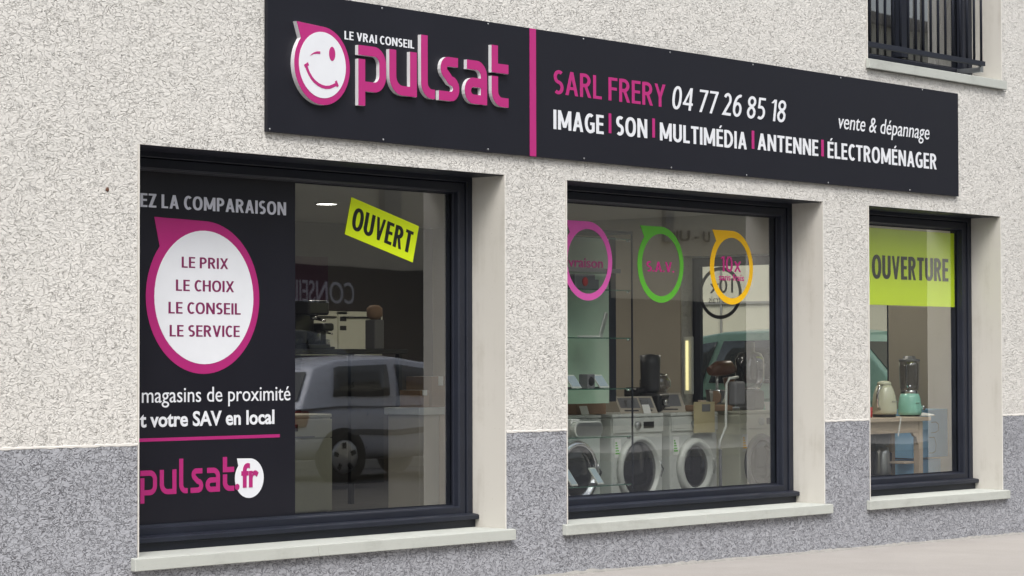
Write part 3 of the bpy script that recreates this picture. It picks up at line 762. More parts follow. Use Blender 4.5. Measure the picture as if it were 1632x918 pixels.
ad('magasins de proximit\u00e9', 'white', 226, 462.5, 642, 626, ref='x')
ad('t votre SAV en local', 'white', 222.5, 437, 681.5, 665, ref='x', bold=.024)
z = at(300, 696.5, YP).z; z2 = at(300, 701.8, YP).z
mb = MB(); mb.box(pa+.03, at(445.8, 694, YP).x, YP-.001, YP, z2, z); mb.build('underline', M['magenta2'], AD)
# balloon
cc = at(325.5, 474, YP); ri = (at(325.5, 367.5, YP).z-at(325.5, 580.2, YP).z)/2; ro = ri*1.145
mb = MB(); mb.prism(bubble(cc.x-.004, cc.z, ro, tipx=-.86, tipz=1.02), YP-.0012, YP); mb.build('balloon', M['magenta2'], AD)
mb = MB(); mb.prism(circ(cc.x+.003, cc.z, ri), YP-.0024, YP-.0013); fc = mb.build('balloon_face', M['white'], AD)
for o in [o for o in COL.objects if o.parent is AD and o.type == 'MESH' and o.data.materials[0].name == 'purple_print']: o.location.y -= .0026
base = at(300, 786, YP).z; xh = at(300, 746.5, YP).z-at(300, 785.5, YP).z
sp = [(at(a, 780, YP).x, at(b, 780, YP).x) for a, b in ((223.5,250),(254.5,281),(285.5,299),(303,323.5),(327.5,350.5),(355,373))]
logoword(AD, 'logo_letter', M['magenta2'], sp, base, xh, YP, .001)
q = at(397.3, 762, YP); rb = (at(397, 730, YP).z-at(397, 793, YP).z)/2
mb = MB(); mb.prism(bubble(q.x, q.z, rb, tipx=-.86, tipz=1.02), YP-.0012, YP); mb.build('small_balloon', M['white'], AD)
ptext('fr', 'lettering', M['magenta2'], AD, 384.5, 412, 777.5, 751, YP-.0016, ref='x', bold=.03)
dd = at(377.8, 776, YP); mb = MB(); mb.prism(circ(dd.x, dd.z, .019, 20), YP-.0026, YP); mb.build('dot', M['magenta2'], AD)

# ------------------------------------------------------------------ lime posters (inside the glass)
YI = .3745
def quad_poster(name, corners, Y, text, label, bx, bz, th=.0015, bold=.03):
    """corners: TL, TR, BR, BL in the photograph"""
    P = [at(x, y, Y) for x, y in corners]
    c = sum(P, Vector())/4; ux = ((P[1]-P[0])+(P[2]-P[3])).normalized(); uz = ux.cross(Vector((0,-1,0)))*-1
    if uz.z < 0: uz = -uz
    w = ((P[1]-P[0]).length+(P[2]-P[3]).length)/2; h = ((P[0]-P[3]).length+(P[1]-P[2]).length)/2
    root = empty(name, (c.x, Y, c.z), label, 'poster')
    mb = MB(); mb.obox(c, ux, Vector((0,1,0)), uz, w/2, th/2, h/2); mb.build('sheet', M['lime'], root)
    g_, _x = capsmesh(text, bold, .10, k=.78); gx0, gx1 = min(v.x for v in g_.v), max(v.x for v in g_.v); t = MB()
    t.add([(-w/2+bx[0]*w+(v.x-gx0)/(gx1-gx0)*(bx[1]-bx[0])*w, v.y, -h/2+(bz[0]+v.z*(bz[1]-bz[0]))*h) for v in g_.v], g_.f)
    t.v = [c + ux*v.x + uz*v.z + Vector((0, v.y-th/2-.0004, 0)) for v in t.v]
    t.build('lettering', M['black'], root)
    return root
quad_poster('poster', [(560.7,314.6),(667.5,360.3),(657.7,418.5),(548.9,372.7)], YI-.016, 'OUVERT', 'small tilted lime yellow poster with black capitals hanging in the first shop window', (.065,.94), (.20,.79), bold=.165)
r = at(1521, 440, YI).x; zt_, zb_ = at(1521, 372.3, YI).z, at(1521, 489.5, YI).z
root = empty('poster', ((17.46+r)/2, YI, zb_), 'large level lime yellow poster filling the top of the third shop window', 'poster')
mb = MB(); mb.box(17.43, r, YI, YI+.0015, zb_, zt_); mb.build('sheet', M['lime'], root)
caps('OUVERTURE', M['black'], root, 1389.6, 1511.3, 443.5, 406, YI-.0003, w=.17, k=.78)

# ------------------------------------------------------------------ balloon stickers of the second pane
def sticker(px_r, px_c, pbot, ptop, mat, label, Y=.3612, clipx=None, kin=.82):
    c0 = at(px_c, (pbot+ptop)/2, Y); ro = (at(px_c, ptop, Y).z-at(px_c, pbot, Y).z)/2
    root = empty('window_sticker', (c0.x, Y, c0.z-ro), label, 'sticker', 'round balloon stickers on the second shop window')
    outer = []; inner = []
    n = 96
    for i in range(n):
        a = 360*i/n
        r_ = ro
        if 90 <= a < 134:
            # pointed corner
            t = (a-90)/60; tipa, tipr = 132, 1.30
            if a <= tipa:
                # flat top edge: straight line from (0,1) to tip
                r_ = ro/max(math.sin(R(a)), .2)*(1-.0*t)
            else:
                r_ = ro*(1/math.sin(R(131)) + (1-1/math.sin(R(131)))*((a-131)/19))
        outer.append((c0.x+r_*math.cos(R(a)), c0.z+r_*math.sin(R(a)))); inner.append((c0.x+.012*ro+ro*kin*math.cos(R(a)), c0.z-.01*ro+ro*kin*math.sin(R(a))))
    mb = MB(); mb.ringprism(outer, inner, Y-.001, Y-.0003); mb.build('ring', mat, root)
    return root, c0, ro
YK = .3612
rt, *_ = sticker(970.8, 936.5, 478.8, 352.8, M['pinkv'], 'pink balloon sticker at the left edge of the second shop window')
ptext('livraison', 'lettering', M['purple'], rt, 898.5, 960.7, 424.8, 414, YK, ref='x', bold=.012)
rt, *_ = sticker(1090.3, 1053, 482.4, 361.2, M['green'], 'green balloon sticker in the middle of the second shop window')
caps('S.A.V.', M['magenta'], rt, 1030.3, 1074.5, 432.5, 416, YK, w=.16, track=.06)
rt, *_ = sticker(1200.4, 1166, 485.3, 367.8, M['yellow'], 'yellow balloon sticker at the right of the second shop window')
caps('10x', M['magenta'], rt, 1148, 1181, 432.4, 408, YK, w=.13)
ptext('sans frais', 'lettering', M['magenta'], rt, 1146, 1185.7, 446.5, 439.5, YK, ref='x', bold=.01)

# ================================================================== INTERIOR
# ceiling lamps
dpt = zr(1.455)
def onceil(px, py):
    d = F*FPX + RT*(px-816) - UP*(py-459); return CAM+d*((dpt-CAM.z)/d.z)
LS = [onceil(505, 287), onceil(520.5, 324)]
LLAB = ['round lit ceiling lamp inside the first window, close under the frame', 'round lit ceiling lamp inside the first window, the lower one further back']
for x_, y_, nm_ in ((15.6,2.4,'nearer'),(18.4,4.8,'middle'),(18.95,1.5,'rightmost'),(13.5,3.5,'left')):  # added lamps, kept out of view, to brighten the interior
    LS.append(Vector((x_, y_, dpt))); LLAB.append('added ceiling lamp out of view, the %s one over the right half of the shop' % nm_)
for k, p in enumerate(LS):
    root = empty('ceiling_spotlight', (p.x, p.y, dpt), LLAB[k], 'lamp', 'round lamps in the shop ceiling')
    mb = MB(); mb.lathe([(.10,.012),(.115,.005),(.115,-.008),(.098,-.012),(.095,.0)], (0,0,0), 'z', 32); mb.build('lamp_ring', M['enamel'], root, local=True)
    mb = MB(); mb.lathe([(0,-.010),(.094,-.008),(.094,.0)], (0,0,0), 'z', 32); mb.build('diffuser', M['lamp'], root, local=True)
    ll = bpy.data.lights.new('lamp_light', 'AREA'); ll.shape = 'DISK'; ll.size = .18; ll.energy = 14 if p.x > 18 and p.y < 5 else 5; ll.color = (1, .93, .82)
    lo = bpy.data.objects.new('lamp_light', ll); COL.objects.link(lo); lo.parent = root; lo.location = (0, 0, -.02)

def washer(X, Y, Z, label, style=0, w=.6, h=.85, dR=.235, gR=.165, body='enamel', group='washing machines on show behind the second window', rz=0, cx_door=0):
    root = empty('washing_machine', (X, Y, Z), label, 'washing machine', group, rz)
    mb = MB(); mb.box(-w/2, w/2, 0, .56, .09, h-.025); mb.build('cabinet', M[body], root, bevel=.012, local=True)
    mb = MB(); mb.box(-w/2-.003, w/2+.003, -.008, .57, h-.025, h); mb.build('worktop', M[body], root, bevel=.006, local=True)
    mb = MB(); mb.box(-w/2+.01, w/2-.01, .02, .5, 0.01, .09); mb.build('base', M['greypl'], root, local=True)
    # control fascia
    mb = MB(); mb.box(-w/2+.004, w/2-.004, -.012, .0, h-.145, h-.032); fas = mb.build('control_panel', M[body], root, bevel=.004, local=True)
    mb = MB(); mb.box(-w/2+.02, -w/2+.17, -.016, -.0125, h-.125, h-.045); mb.build('drawer', M[body], fas, bevel=.003, local=True)
    mb = MB(); mb.box(.06, .19, -.0165, -.0125, h-.112, h-.062); mb.build('display', M['darkpl'], fas, bevel=.002, local=True)
    mb = MB(); mb.lathe([(.0,-.034),(.026,-.034),(.03,-.028),(.032,-.0125)], (-.02, 0, h-.088), 'y', 24); mb.build('knob', M['steel' if style != 2 else 'enamel'], fas, local=True)
    zc = .42
    rm = {0: M['enamel'], 1: M['chrome'], 2: M['greypl'], 3: M['enamel']}[style]
    d = MB(); d.lathe([(gR,-.012),(gR+.008,-.035),((gR+dR)/2,-.045),(dR-.01,-.030),(dR,-.0005)], (cx_door, 0, zc), 'y', 48)
    dr = d.build('door', rm, root, local=True)
    g = MB(); g.lathe([(0,-.045),(gR*.5,-.040),(gR*.9,-.024),(gR,-.013)], (cx_door, 0, zc), 'y', 40); g.build('door_glass', M['door'], dr, local=True)
    hd = MB(); hd.tube([(cx_door+dR-.03, -.040, zc-.06), (cx_door+dR-.015, -.055, zc), (cx_door+dR-.03, -.040, zc+.06)], .010, 8); hd.build('door_handle', M['enamel' if style == 3 else 'chrome'], dr, local=True)
    e_ = MB(); e_.box(-w/2+.035, -w/2+.11, -.0022, -.0005, h-.33, h-.19); en = e_.build('energy_label', M['paper'], root, local=True)
    e_ = MB()
    for q_ in range(5): e_.box(-w/2+.042, -w/2+.062+.008*q_, -.0030, -.0023, h-.225-.02*q_, h-.213-.02*q_)
    e_.build('label_bars', M['green'] if style != 2 else M['yellow'], en, local=True)
    e_ = MB(); e_.obox((w*.22, .02, h+.035), (1,0,0), Vector((0,.35,1)).normalized(), Vector((0,1,-.35)).normalized(), .045, .035, .0015); e_.build('price_card', M['paper'], root, local=True)
    f = MB(); f.box(w/2-.14, w/2-.03, -.003, 0.001, .11, .17); f.build('filter_flap', M[body], root, local=True)
    return root
def dishwasher(X, Y, Z, label, w=.6, h=.85, group=None):
    root = empty('dishwasher', (X, Y, Z), label, 'dishwasher', group)
    mb = MB(); mb.box(-w/2, w/2, 0, .56, .09, h-.03); mb.build('cabinet', M['cream'], root, bevel=.006, local=True)
    mb = MB(); mb.box(-w/2-.003, w/2+.003, -.012, .57, h-.029, h); mb.build('worktop', M['cream'], root, bevel=.008, local=True)
    mb = MB(); mb.box(-w/2+.004, w/2-.004, -.02, -.001, .10, h-.19); mb.build('door', M['cream'], root, bevel=.004, local=True)
    mb = MB(); mb.box(-w/2+.004, w/2-.004, -.02, -.001, h-.182, h-.04); cp = mb.build('control_panel', M['cream'], root, bevel=.004, local=True)
    mb = MB(); mb.box(-w/2+.10, -w/2+.24, -.0245, -.0205, h-.13, h-.075); mb.build('display', M['darkpl'], cp, bevel=.002, local=True)
    mb = MB(); mb.box(-w/2+.04, w/2-.2, -.0235, -.0205, h-.179, h-.170); mb.build('grip', M['greypl'], cp, local=True)
    mb = MB(); mb.box(-w/2+.02, w/2-.02, .02, .5, .01, .09); mb.build('base', M['darkpl'], root, local=True)
    return root
def oven(X, Y, Z, label, w=.66, h=.46):
    root = empty('oven', (X, Y, Z), label, 'oven', 'cream ovens at the back of the shop')
    mb = MB(); mb.box(-w/2, w/2, 0, .5, .02, h); mb.build('casing', M['cream'], root, bevel=.008, local=True)
    mb = MB(); mb.box(-w/2+.02, w/2-.16, -.018, -.001, .04, h-.03); dr = mb.build('door', M['cream'], root, bevel=.006, local=True)
    mb = MB(); mb.tube([(-w/2+.06, -.035, h-.06), (w/2-.2, -.035, h-.06)], .008, 8); mb.build('handle', M['darkpl'], dr, local=True)
    mb = MB(); mb.box(w/2-.15, w/2-.01, -.016, -.001, .04, h-.03); cp = mb.build('control_panel', M['cream'], root, bevel=.004, local=True)
    for zz in (h-.10, h-.19): 
        mb = MB(); mb.box(w/2-.13, w/2-.04, -.0195, -.0165, zz, zz+.045); mb.build('display', M['darkpl'], cp, local=True)
    return root
WY = 1.0
def xw(px, Y=WY): return at(px, 700, Y).x
washer(xw(917), WY, FL, 'white washing machine with a chrome door ring, behind the glass shelves', 1, dR=.25, gR=.18)
washer(xw(1016), WY, FL, 'white washing machine with a very large dark porthole, next to the shelves', 0, dR=.265, gR=.215, w=.64)
washer(xw(1106), WY, FL, 'white washing machine with a thick white door ring, under the yellow sticker', 3, dR=.235, gR=.165, w=.62)
washer(xw(1213), WY, FL, 'white washing machine with a grey smoked door, rightmost of the row', 2, dR=.24, gR=.19, w=.6, body='cream')
dishwasher(at(482, 650, 3.0).x, 3.0, FL, 'cream dishwasher standing just right of the advertising panel in the first window', w=.62)
bx0, bx1 = at(480, 500, 6.6).x, at(612, 500, 6.6).x
root = empty('display_stand', ((bx0+bx1)/2, 6.9, FL), 'tall dark display stand against the back wall of the shop', 'stand')
mb = MB(); mb.box(bx0, bx1, 6.6, 7.3, .05+FL, FL+1.27); mb.build('carcass', M['darkpl'], root, bevel=.004)
mb = MB(); mb.box(bx0-.02, bx1+.02, 6.57, 7.32, FL+1.27, FL+1.30); mb.build('worktop', M['darkpl'], root, bevel=.004)
for k, px in enumerate((517, 573)):
    oven(at(px, 500, 6.65).x, 6.65, FL+1.302, ['left one of two cream ovens on the dark stand at the back of the shop', 'right one of two cream ovens on the dark stand at the back of the shop'][k])

# low white cabinet seen at the right of the first window
p0, p1 = at(668, 650, 1.1), at(740, 650, 1.1)
cb = empty('display_cabinet', ((p0.x+p1.x)/2, 1.3, FL), 'low white display cabinet behind the right part of the first window', 'cabinet')
mb = MB(); mb.box(p0.x-.02, p1.x+.02, 1.08, 1.42, p0.z-.05, p0.z); mb.build('worktop', M['enamel'], cb, bevel=.005)
mb = MB(); mb.box(p0.x, p0.x+(p1.x-p0.x)*.44, 1.1, 1.40, FL, p0.z-.051); mb.build('cupboard', M['taupe'], cb, bevel=.005)
mb = MB(); mb.box(p0.x+(p1.x-p0.x)*.45, p1.x, 1.1, 1.40, FL, p0.z-.051); mb.build('side_panel', M['wood'], cb, bevel=.005)
topz = p0.z
def carton(px0, px1, py, Y, d, zb, label, mat='card', name='cardboard_box', cat='box'):
    a, b = at(px0, py, Y), at(px1, py, Y)
    root = empty(name, ((a.x+b.x)/2, Y, zb), label, cat)
    mb = MB(); mb.box(a.x, b.x, Y, Y+d, zb, a.z); mb.build('box_body', M[mat], root, bevel=.004)
    mb = MB(); mb.box((a.x+b.x)/2-.025, (a.x+b.x)/2+.025, Y-.001, Y+d+.001, zb+(a.z-zb)*.7, a.z+.001); mb.build('tape', M['paper'], root)
    return root
carton(688, 717, 600, 1.2, .25, topz, 'brown cardboard box on the low white cabinet by the first window frame')
carton(670, 684, 622, 1.15, .2, topz, 'flat brown cardboard box on the left end of the low white cabinet')

# coffee machines on a counter in the first window
ct = at(474, 556, 4.2)
cn = empty('display_table', (ct.x+.6, 4.4, FL), 'dark display table deep inside behind the first window', 'table')
mb = MB(); mb.box(ct.x-1.3, ct.x+1.25, 4.1, 4.8, ct.z-.04, ct.z); mb.build('tabletop', M['darkpl'], cn, bevel=.004)
for x_, y_ in ((ct.x-1.25,4.14),(ct.x+1.18,4.14),(ct.x-1.25,4.72),(ct.x+1.18,4.72)):
    mb = MB(); mb.box(x_, x_+.04, y_, y_+.04, FL, ct.z-.041); mb.build('leg', M['darkpl'], cn)
def coffee_machine(loc, label, s=1.0, rz=0, body='darkpl', group=None):
    root = empty('coffee_machine', loc, label, 'coffee machine', group, rz)
    q = lambda mb: [setattr(v, 'x', v.x*s) or setattr(v, 'y', v.y*s) or setattr(v, 'z', v.z*s) for v in mb.v]
    mb = MB(); mb.box(-.11, .11, -.14, .14, 0, .035); q(mb); mb.build('base', M[body], root, bevel=.008, local=True)
    mb = MB(); mb.box(-.10, .10, .02, .14, .035, .30); q(mb); mb.build('tower', M[body], root, bevel=.012, local=True)
    mb = MB(); mb.box(-.11, .11, -.13, .14, .25, .36); q(mb); mb.build('brewing_head', M[body], root, bevel=.02, local=True)
    mb = MB(); mb.lathe([(.028,.215),(.03,.25)], (0,-.07,0), 'z', 16); mb.tube([(0,-.09,.225),(0,-.19,.21)], .011, 8); q(mb); mb.build('filter_holder', M['chrome'], root, local=True)
    mb = MB(); mb.lathe([(0,.037),(.045,.037),(.055,.06),(.052,.12),(.048,.135)], (0,-.07,0), 'z', 24); q(mb); mb.build('jug', M['jar'], root, local=True)
    return root
coffee_machine((at(489,540,4.4).x, 4.4, ct.z), 'tall black coffee machine at the left end of the table behind the first window', 1.15)
coffee_machine((at(514,540,4.4).x, 4.4, ct.z), 'low black coffee machine right of the tall one behind the first window', .62)
# slim lamp and cups
root = empty('water_dispenser', (at(597,560,4.4).x, 4.4, ct.z), 'pale grey water dispenser standing at the right end of the dark table', 'dispenser')
mb = MB(); mb.box(-.06, .06, -.06, .06, 0, .26); mb.build('housing', M['greypl'], root, bevel=.01, local=True)
mb = MB(); mb.lathe([(.03,.26),(.07,.29),(.07,.36),(.04,.385),(0,.39)], n=20); mb.build('bottle', M['card'], root, local=True)

# ---------------- glass shelf unit, second window
SY0, SY1 = .50, .86
sx1 = at(976, 500, .68).x; sx0 = sx1-.95
SU = empty('shelf_unit', ((sx0+sx1)/2, .68, FL), 'tall glass shelf unit at the left edge of the second shop window', 'shelf')
mb = MB()
lv = []
for py in (380, 462, 538.5, 619.5, 696, 773):
    z = at(976, py, SY0).z; lv.append(z)
    mb = MB(); mb.box(sx0, sx1-.012, SY0, SY1-.01, z-.006, z+.002); sh = mb.build('shelf', M['shelfglass'], SU)
    mb = MB(); mb.box(sx0, sx1-.013, SY0-.003, SY0-.0005, z-.0055, z+.0015); mb.build('shelf_edge', M['shelfedge'], sh)
    mb = MB(); mb.tube([(sx1-.014, SY0+.03, z-.012), (sx1+.012, SY0+.03, z-.012)], .008, 8); mb.build('shelf_clip', M['chrome'], sh)
mb = MB(); mb.box(sx1, sx1+.010, SY0-.005, SY0+.005, FL, zr(.95)); mb.build('post', M['frame'], SU)
bp0, bp1 = at(970.5, 500, SY1).x, at(982, 500, SY1).x
mb = MB(); mb.box(bp0, bp1, SY1+.002, SY1+.02, at(976, 640, SY1).z, zr(.95)); mb.build('post', M['frame'], SU)
mb = MB(); mb.box(sx0, bp0-.001, SY1, SY1+.015, zr(-.30), zr(.93)); mb.build('back_panel', M['sageboard'], SU)
mb = MB(); mb.box(sx0, sx1+.012, SY0-.005, SY1, zr(.95), zr(.97)); mb.build('top_panel', M['frame'], SU)
mb = MB(); mb.box(sx0, sx1, SY0+.1, SY1-.05, lv[1]+.13, lv[1]+.16); mb.build('lamp_rail', M['greypl'], SU)
def laptop(p, label, s=1.0, rz=0):
    root = empty('laptop', p, label, 'laptop', None, rz)
    mb = MB(); mb.box(-.14*s, .14*s, -.10*s, .10*s, 0, .018*s); mb.build('base', M['enamel'], root, bevel=.004, local=True)
    mb = MB(); mb.obox((0, .115*s, .115*s), (1,0,0), Vector((0,.26,1)).normalized(), Vector((0,1,-.26)).normalized(), .14*s, .105*s, .006*s); mb.build('screen', M['enamel'], root, bevel=.003, local=True)
    mb = MB(); mb.obox((0, .108*s, .115*s), (1,0,0), Vector((0,.26,1)).normalized(), Vector((0,1,-.26)).normalized(), .125*s, .09*s, .002*s); mb.build('display', M['screen'], root, local=True)
    return root
xs_ = lambda px, Y=.66: at(px, 500, Y).x
laptop((xs_(944,.64), .66, lv[2]+.002), 'white open laptop standing side-on on the third glass shelf', .85, R(214))
def block(name, px, lvl, dims, mat, label, cat, Y=.62, rz=0, bev=.006, tilt=0):
    root = empty(name, (xs_(px, Y), Y, lvl+.002), label, cat, None, rz)
    w, d, h = dims; mb = MB(); mb.box(-w/2, w/2, -d/2, d/2, 0, h)
    if tilt: mb.rot(Matrix.Rotation(R(tilt), 4, 'X'))
    o = mb.build('body', M[mat], root, bevel=bev, local=True)
    return root, o
r1, _ = block('speaker', 935, lv[3], (.085,.085,.105), 'greypl', 'small dark cube speaker in the middle of the fourth glass shelf', 'speaker')
mb = MB(); mb.lathe([(0,-.046),(.03,-.046),(.034,-.043)], (0,0,.052), 'y', 20); mb.build('grille', M['darkpl'], r1, local=True)
def phone(px, lvl, label, Y=.58, w=.075, h=.15, rz=0, mat='screen'):
    root = empty('phone', (xs_(px, Y), Y, lvl+.002), label, 'phone', 'phones on sloping stands on the glass shelves', rz)
    a = Vector((0,.62,.78)).normalized(); n = Vector((0,.78,-.62)).normalized()
    mb = MB(); mb.obox(a*(h/2)+Vector((0,-.03,.004)), (1,0,0), a, n, w/2, h/2, .005); mb.build('body', M['enamel'], root, bevel=.003, local=True)
    mb = MB(); mb.obox(a*(h/2)+Vector((0,-.03,.004))-n*.0055, (1,0,0), a, n, w/2-.006, h/2-.012, .0008); mb.build('screen', M[mat], root, local=True)
    mb = MB(); mb.box(-.02, .02, -.01, .07, 0, .012); mb.build('stand', M['greypl'], root, local=True)
phone(914, lv[3], 'pale phone left of the cube speaker on the fourth glass shelf', w=.11, h=.12)
phone(958, lv[3], 'pale phone right of the cube speaker on the fourth glass shelf', w=.11, h=.12)
phone(910, lv[5], 'pale phone at the left end of the lowest glass shelf')
phone(952, lv[5], 'pale phone at the right end of the lowest glass shelf')
# oval mirror-like clock on the fifth shelf
z5 = lv[4]; root = empty('alarm_clock', (xs_(934,.56), .56, z5+.002), 'wide oval chrome-rimmed clock standing on the fifth glass shelf', 'clock')
def stad(w, h, n=10):
    r_ = h/2; c_ = w/2-r_
    return [(c_+r_*math.cos(R(-90+180*i/n)), r_+r_*math.sin(R(-90+180*i/n))) for i in range(n+1)] + [(-c_+r_*math.cos(R(90+180*i/n)), r_+r_*math.sin(R(90+180*i/n))) for i in range(n+1)]
mb = MB(); mb.prism(stad(.33,.115), -.025, .025); mb.build('case', M['enamel'], root, bevel=.008, local=True)
mb = MB(); mb.prism([(x_, z_+.009) for x_, z_ in stad(.305,.097)], -.029, -.0255); mb.build('face', M['steel'], root, local=True)
block('paper_block', 908, lv[4], (.10,.10,.13), 'paper', 'white carton left of the oval clock on the fifth glass shelf', 'carton', Y=.66)
r1, _ = block('radio', 925, lv[1], (.24,.09,.11), 'greypl', 'grey radio with round red dial on the second glass shelf', 'radio')
mb = MB(); mb.lathe([(0,-.05),(.03,-.05),(.034,-.0455)], (.0,0,.055), 'y', 20); mb.build('dial', M['red'], r1, local=True)
block('jar', 946, lv[1], (.06,.06,.075), 'greypl', 'short grey tin right of the radio on the second glass shelf', 'tin')
# price cards row under the fourth shelf: brown box on machine top
MT = FL+.852
def onmachine(name, px, dims, mat, label, cat, Y=1.2, rz=0):
    root = empty(name, (at(px, 600, Y).x, Y, MT), label, cat, None, rz); w, d, h = dims
    mb = MB(); mb.box(-w/2, w/2, -d/2, d/2, 0, h); mb.build('body', M[mat], root, bevel=.005, local=True); return root
rr = onmachine('gift_box', 922, (.36,.25,.13), 'card', 'brown box with a red lid on the first washing machine behind the shelves', 'box')
mb = MB(); mb.box(-.185, .185, -.13, .13, .13, .165); mb.build('lid', M['red'], rr, bevel=.004, local=True)
# leaflets on sloping stands
def leaflet(px, label, Y=1.08, rz=0, w=.19, h=.21, k=.8):
    root = empty('leaflet', (at(px, 640, Y).x, Y, MT), label, 'leaflet', 'tilted leaflets on the washing machines', rz)
    a = Vector((0,.80,.6)).normalized(); n = Vector((0,.6,-.8)).normalized()
    mb = MB(); mb.obox(a*h/2, (1,0,0), a, n, w/2, h/2, .002); mb.build('sheet', M['taupe'], root, local=True)
    mb = MB(); mb.obox(a*(h*.60)-n*.0028, (1,0,0), a, n, w/2*.84, h*.30, .0005); mb.build('picture', M['greypl'], root, local=True)
    mb = MB(); mb.obox(a*(h*.14)-n*.0028, (1,0,0), a, n, w/2*.6, .008, .0005); mb.build('caption', M['darkpl'], root, local=True)
    mb = MB(); mb.box(-.03, .03, .05, .13, 0, .10); mb.build('stand', M['greypl'], root, local=True)
leaflet(1008, 'leftmost tilted leaflet on the washing machine next to the shelves', rz=R(-35))
leaflet(1030, 'second tilted leaflet on the washing machine next to the shelves', rz=R(-35))
leaflet(1064, 'widest tilted leaflet, just left of the copper coloured gear', rz=R(-40), w=.30, h=.25)
# food processor
def mixer(px, Y, label):
    root = empty('food_processor', (at(px, 600, Y).x, Y, MT), label, 'food processor', None, R(20))
    mb = MB(); mb.box(-.20, .17, -.13, .13, 0, .15); mb.build('motor_base', M['darkpl'], root, bevel=.03, seg=3, local=True)
    mb = MB(); mb.lathe([(0,.152),(.065,.152),(.075,.18),(.08,.38),(.084,.45),(.0,.46)], (-.06,0,0), n=28); mb.build('tall_jar', M['darkgrey'], root, local=True)
    mb = MB(); mb.tube([(.02,-.02,.43),(.055,-.03,.43),(.055,-.03,.33),(.02,-.02,.30)], .009, 8); mb.build('jar_handle', M['chrome'], root, local=True)
    mb = MB(); mb.lathe([(0,.152),(.09,.152),(.125,.2),(.125,.25),(.09,.30),(0,.315)], (.13,.02,0), n=28); mb.build('bowl', M['jar'], root, local=True)
    mb = MB(); mb.lathe([(0,.30),(.10,.295),(.105,.285)], (.13,.02,0), n=28); mb.build('bowl_lid', M['chrome'], root, local=True)
    mb = MB(); mb.lathe([(0,-.036),(.022,-.036),(.025,-.03),(.027,0)], (-.15,-.13,.08), 'y', 20); mb.build('knob', M['chrome'], root, local=True)
    return root
mixer(1040, 1.28, 'dark food processor with tall jar and round bowl on the washing machines')
coffee_machine((at(1016,600,1.3).x, 1.32, MT), 'small black coffee machine left of the food processor', .55)
# meat grinder / copper coloured machine
root = empty('stand_mixer', (at(1152, 600, 1.2).x, 1.2, MT), 'copper and chrome stand mixer above the right washing machines', 'mixer', None, R(-15))
mb = MB(); mb.box(-.11, .11, -.09, .09, 0, .03); mb.build('base', M['steel'], root, bevel=.01, local=True)
mb = MB(); mb.tube([(.07,0,.03),(.08,0,.15),(.06,0,.27)], [.045,.038,.05], 16); mb.build('column', M['brass'], root, local=True)
mb = MB(); mb.tube([(.12,0,.33),(.06,0,.35),(-.06,0,.34),(-.14,0,.32)], [.03,.062,.062,.035], 18); mb.build('head', M['brass'], root, local=True)
mb = MB(); mb.lathe([(0,.032),(.05,.032),(.085,.08),(.095,.16),(.1,.17)], (-.06,0,0), n=28); mb.build('bowl', M['chrome'], root, local=True)
mb = MB(); mb.tube([(-.06,0,.29),(-.06,0,.17)], .012, 8); mb.build('whisk', M['steel'], root, local=True)
root = empty('juicer', (at(1195, 600, 1.2).x, 1.2, MT), 'clear and chrome juicer on the rightmost washing machine', 'juicer', None, R(10))
mb = MB(); mb.box(-.10, .10, -.09, .09, 0, .16); mb.build('motor_base', M['greypl'], root, bevel=.02, seg=3, local=True)
mb = MB(); mb.lathe([(0,.162),(.08,.162),(.12,.25),(.12,.42),(.09,.47),(.04,.48),(.04,.56),(.0,.56)], n=28); mb.build('clear_hopper', M['jar'], root, local=True)
mb = MB(); mb.tube([(.12,0,.40),(.17,0,.38),(.17,0,.22),(.11,0,.2)], .010, 8); mb.build('juicer_handle', M['chrome'], root, local=True)
mb = MB(); mb.lathe([(.082,.165),(.090,.175),(.086,.19)], n=28); mb.build('juicer_collar', M['chrome'], root, local=True)
# hose stand of a vacuum cleaner, bent chrome tube
root = empty('vacuum_cleaner', (at(1150, 780, .72).x, .72, FL), 'upright vacuum cleaner with a bent pale tube before the washing machines', 'vacuum cleaner')
pa_ = lambda x, y: at(x, y, .72)-root.location
mb = MB(); mb.tube([pa_(1146,715), pa_(1147,702), pa_(1157,680), pa_(1158,612), pa_(1162,603), pa_(1176,601)], .011, 10); mb.build('tube', M['enamel'], root, local=True)
mb = MB(); c_ = pa_(1176,622); mb.box(c_.x-.07, c_.x+.07, -.03, .05, c_.z-.12, c_.z+.07); mb.build('motor_unit', M['greypl'], root, bevel=.02, seg=3, local=True)
c_ = pa_(1148,716); mb = MB(); mb.box(c_.x-.14, c_.x+.14, -.06, .08, 0, .06); mb.tube([(c_.x,0,.05),(c_.x,0,c_.z)], .014, 8); mb.build('floor_head', M['greypl'], root, bevel=.01, local=True)
# flat amber sheet on the front of the third machine
root = empty('amber_sheet', (at(1122, 620, .97).x, .96, MT-.19), 'flat amber sheet on the front of the white ringed washing machine', 'show card')
p, q = at(1106, 690, .955), at(1139, 640, .955)
mb = MB(); mb.box(p.x, q.x, .955, .958, p.z, q.z); mb.build('card', plain('amber_sheet_colour', (.46,.40,.24), .4), root)
p, q = at(1119, 656, .953), at(1132, 644, .953)
mb = MB(); mb.box(p.x, q.x, .9525, .9545, p.z, q.z); mb.build('picture', M['greypl'], root)
root = empty('tray', (at(1133, 630, 1.1).x, 1.12, MT), 'brown wooden tray standing on the washing machine under the yellow sticker', 'tray')
mb = MB(); mb.box(-.19, .19, -.1, .1, 0, .05); mb.build('body', M['card'], root, bevel=.006, local=True)
mb = MB(); mb.tube([(-.12,-.02,.05),(-.12,-.02,.09)], [.03,.034], 14); mb.build('cup', M['wood'], root, local=True)
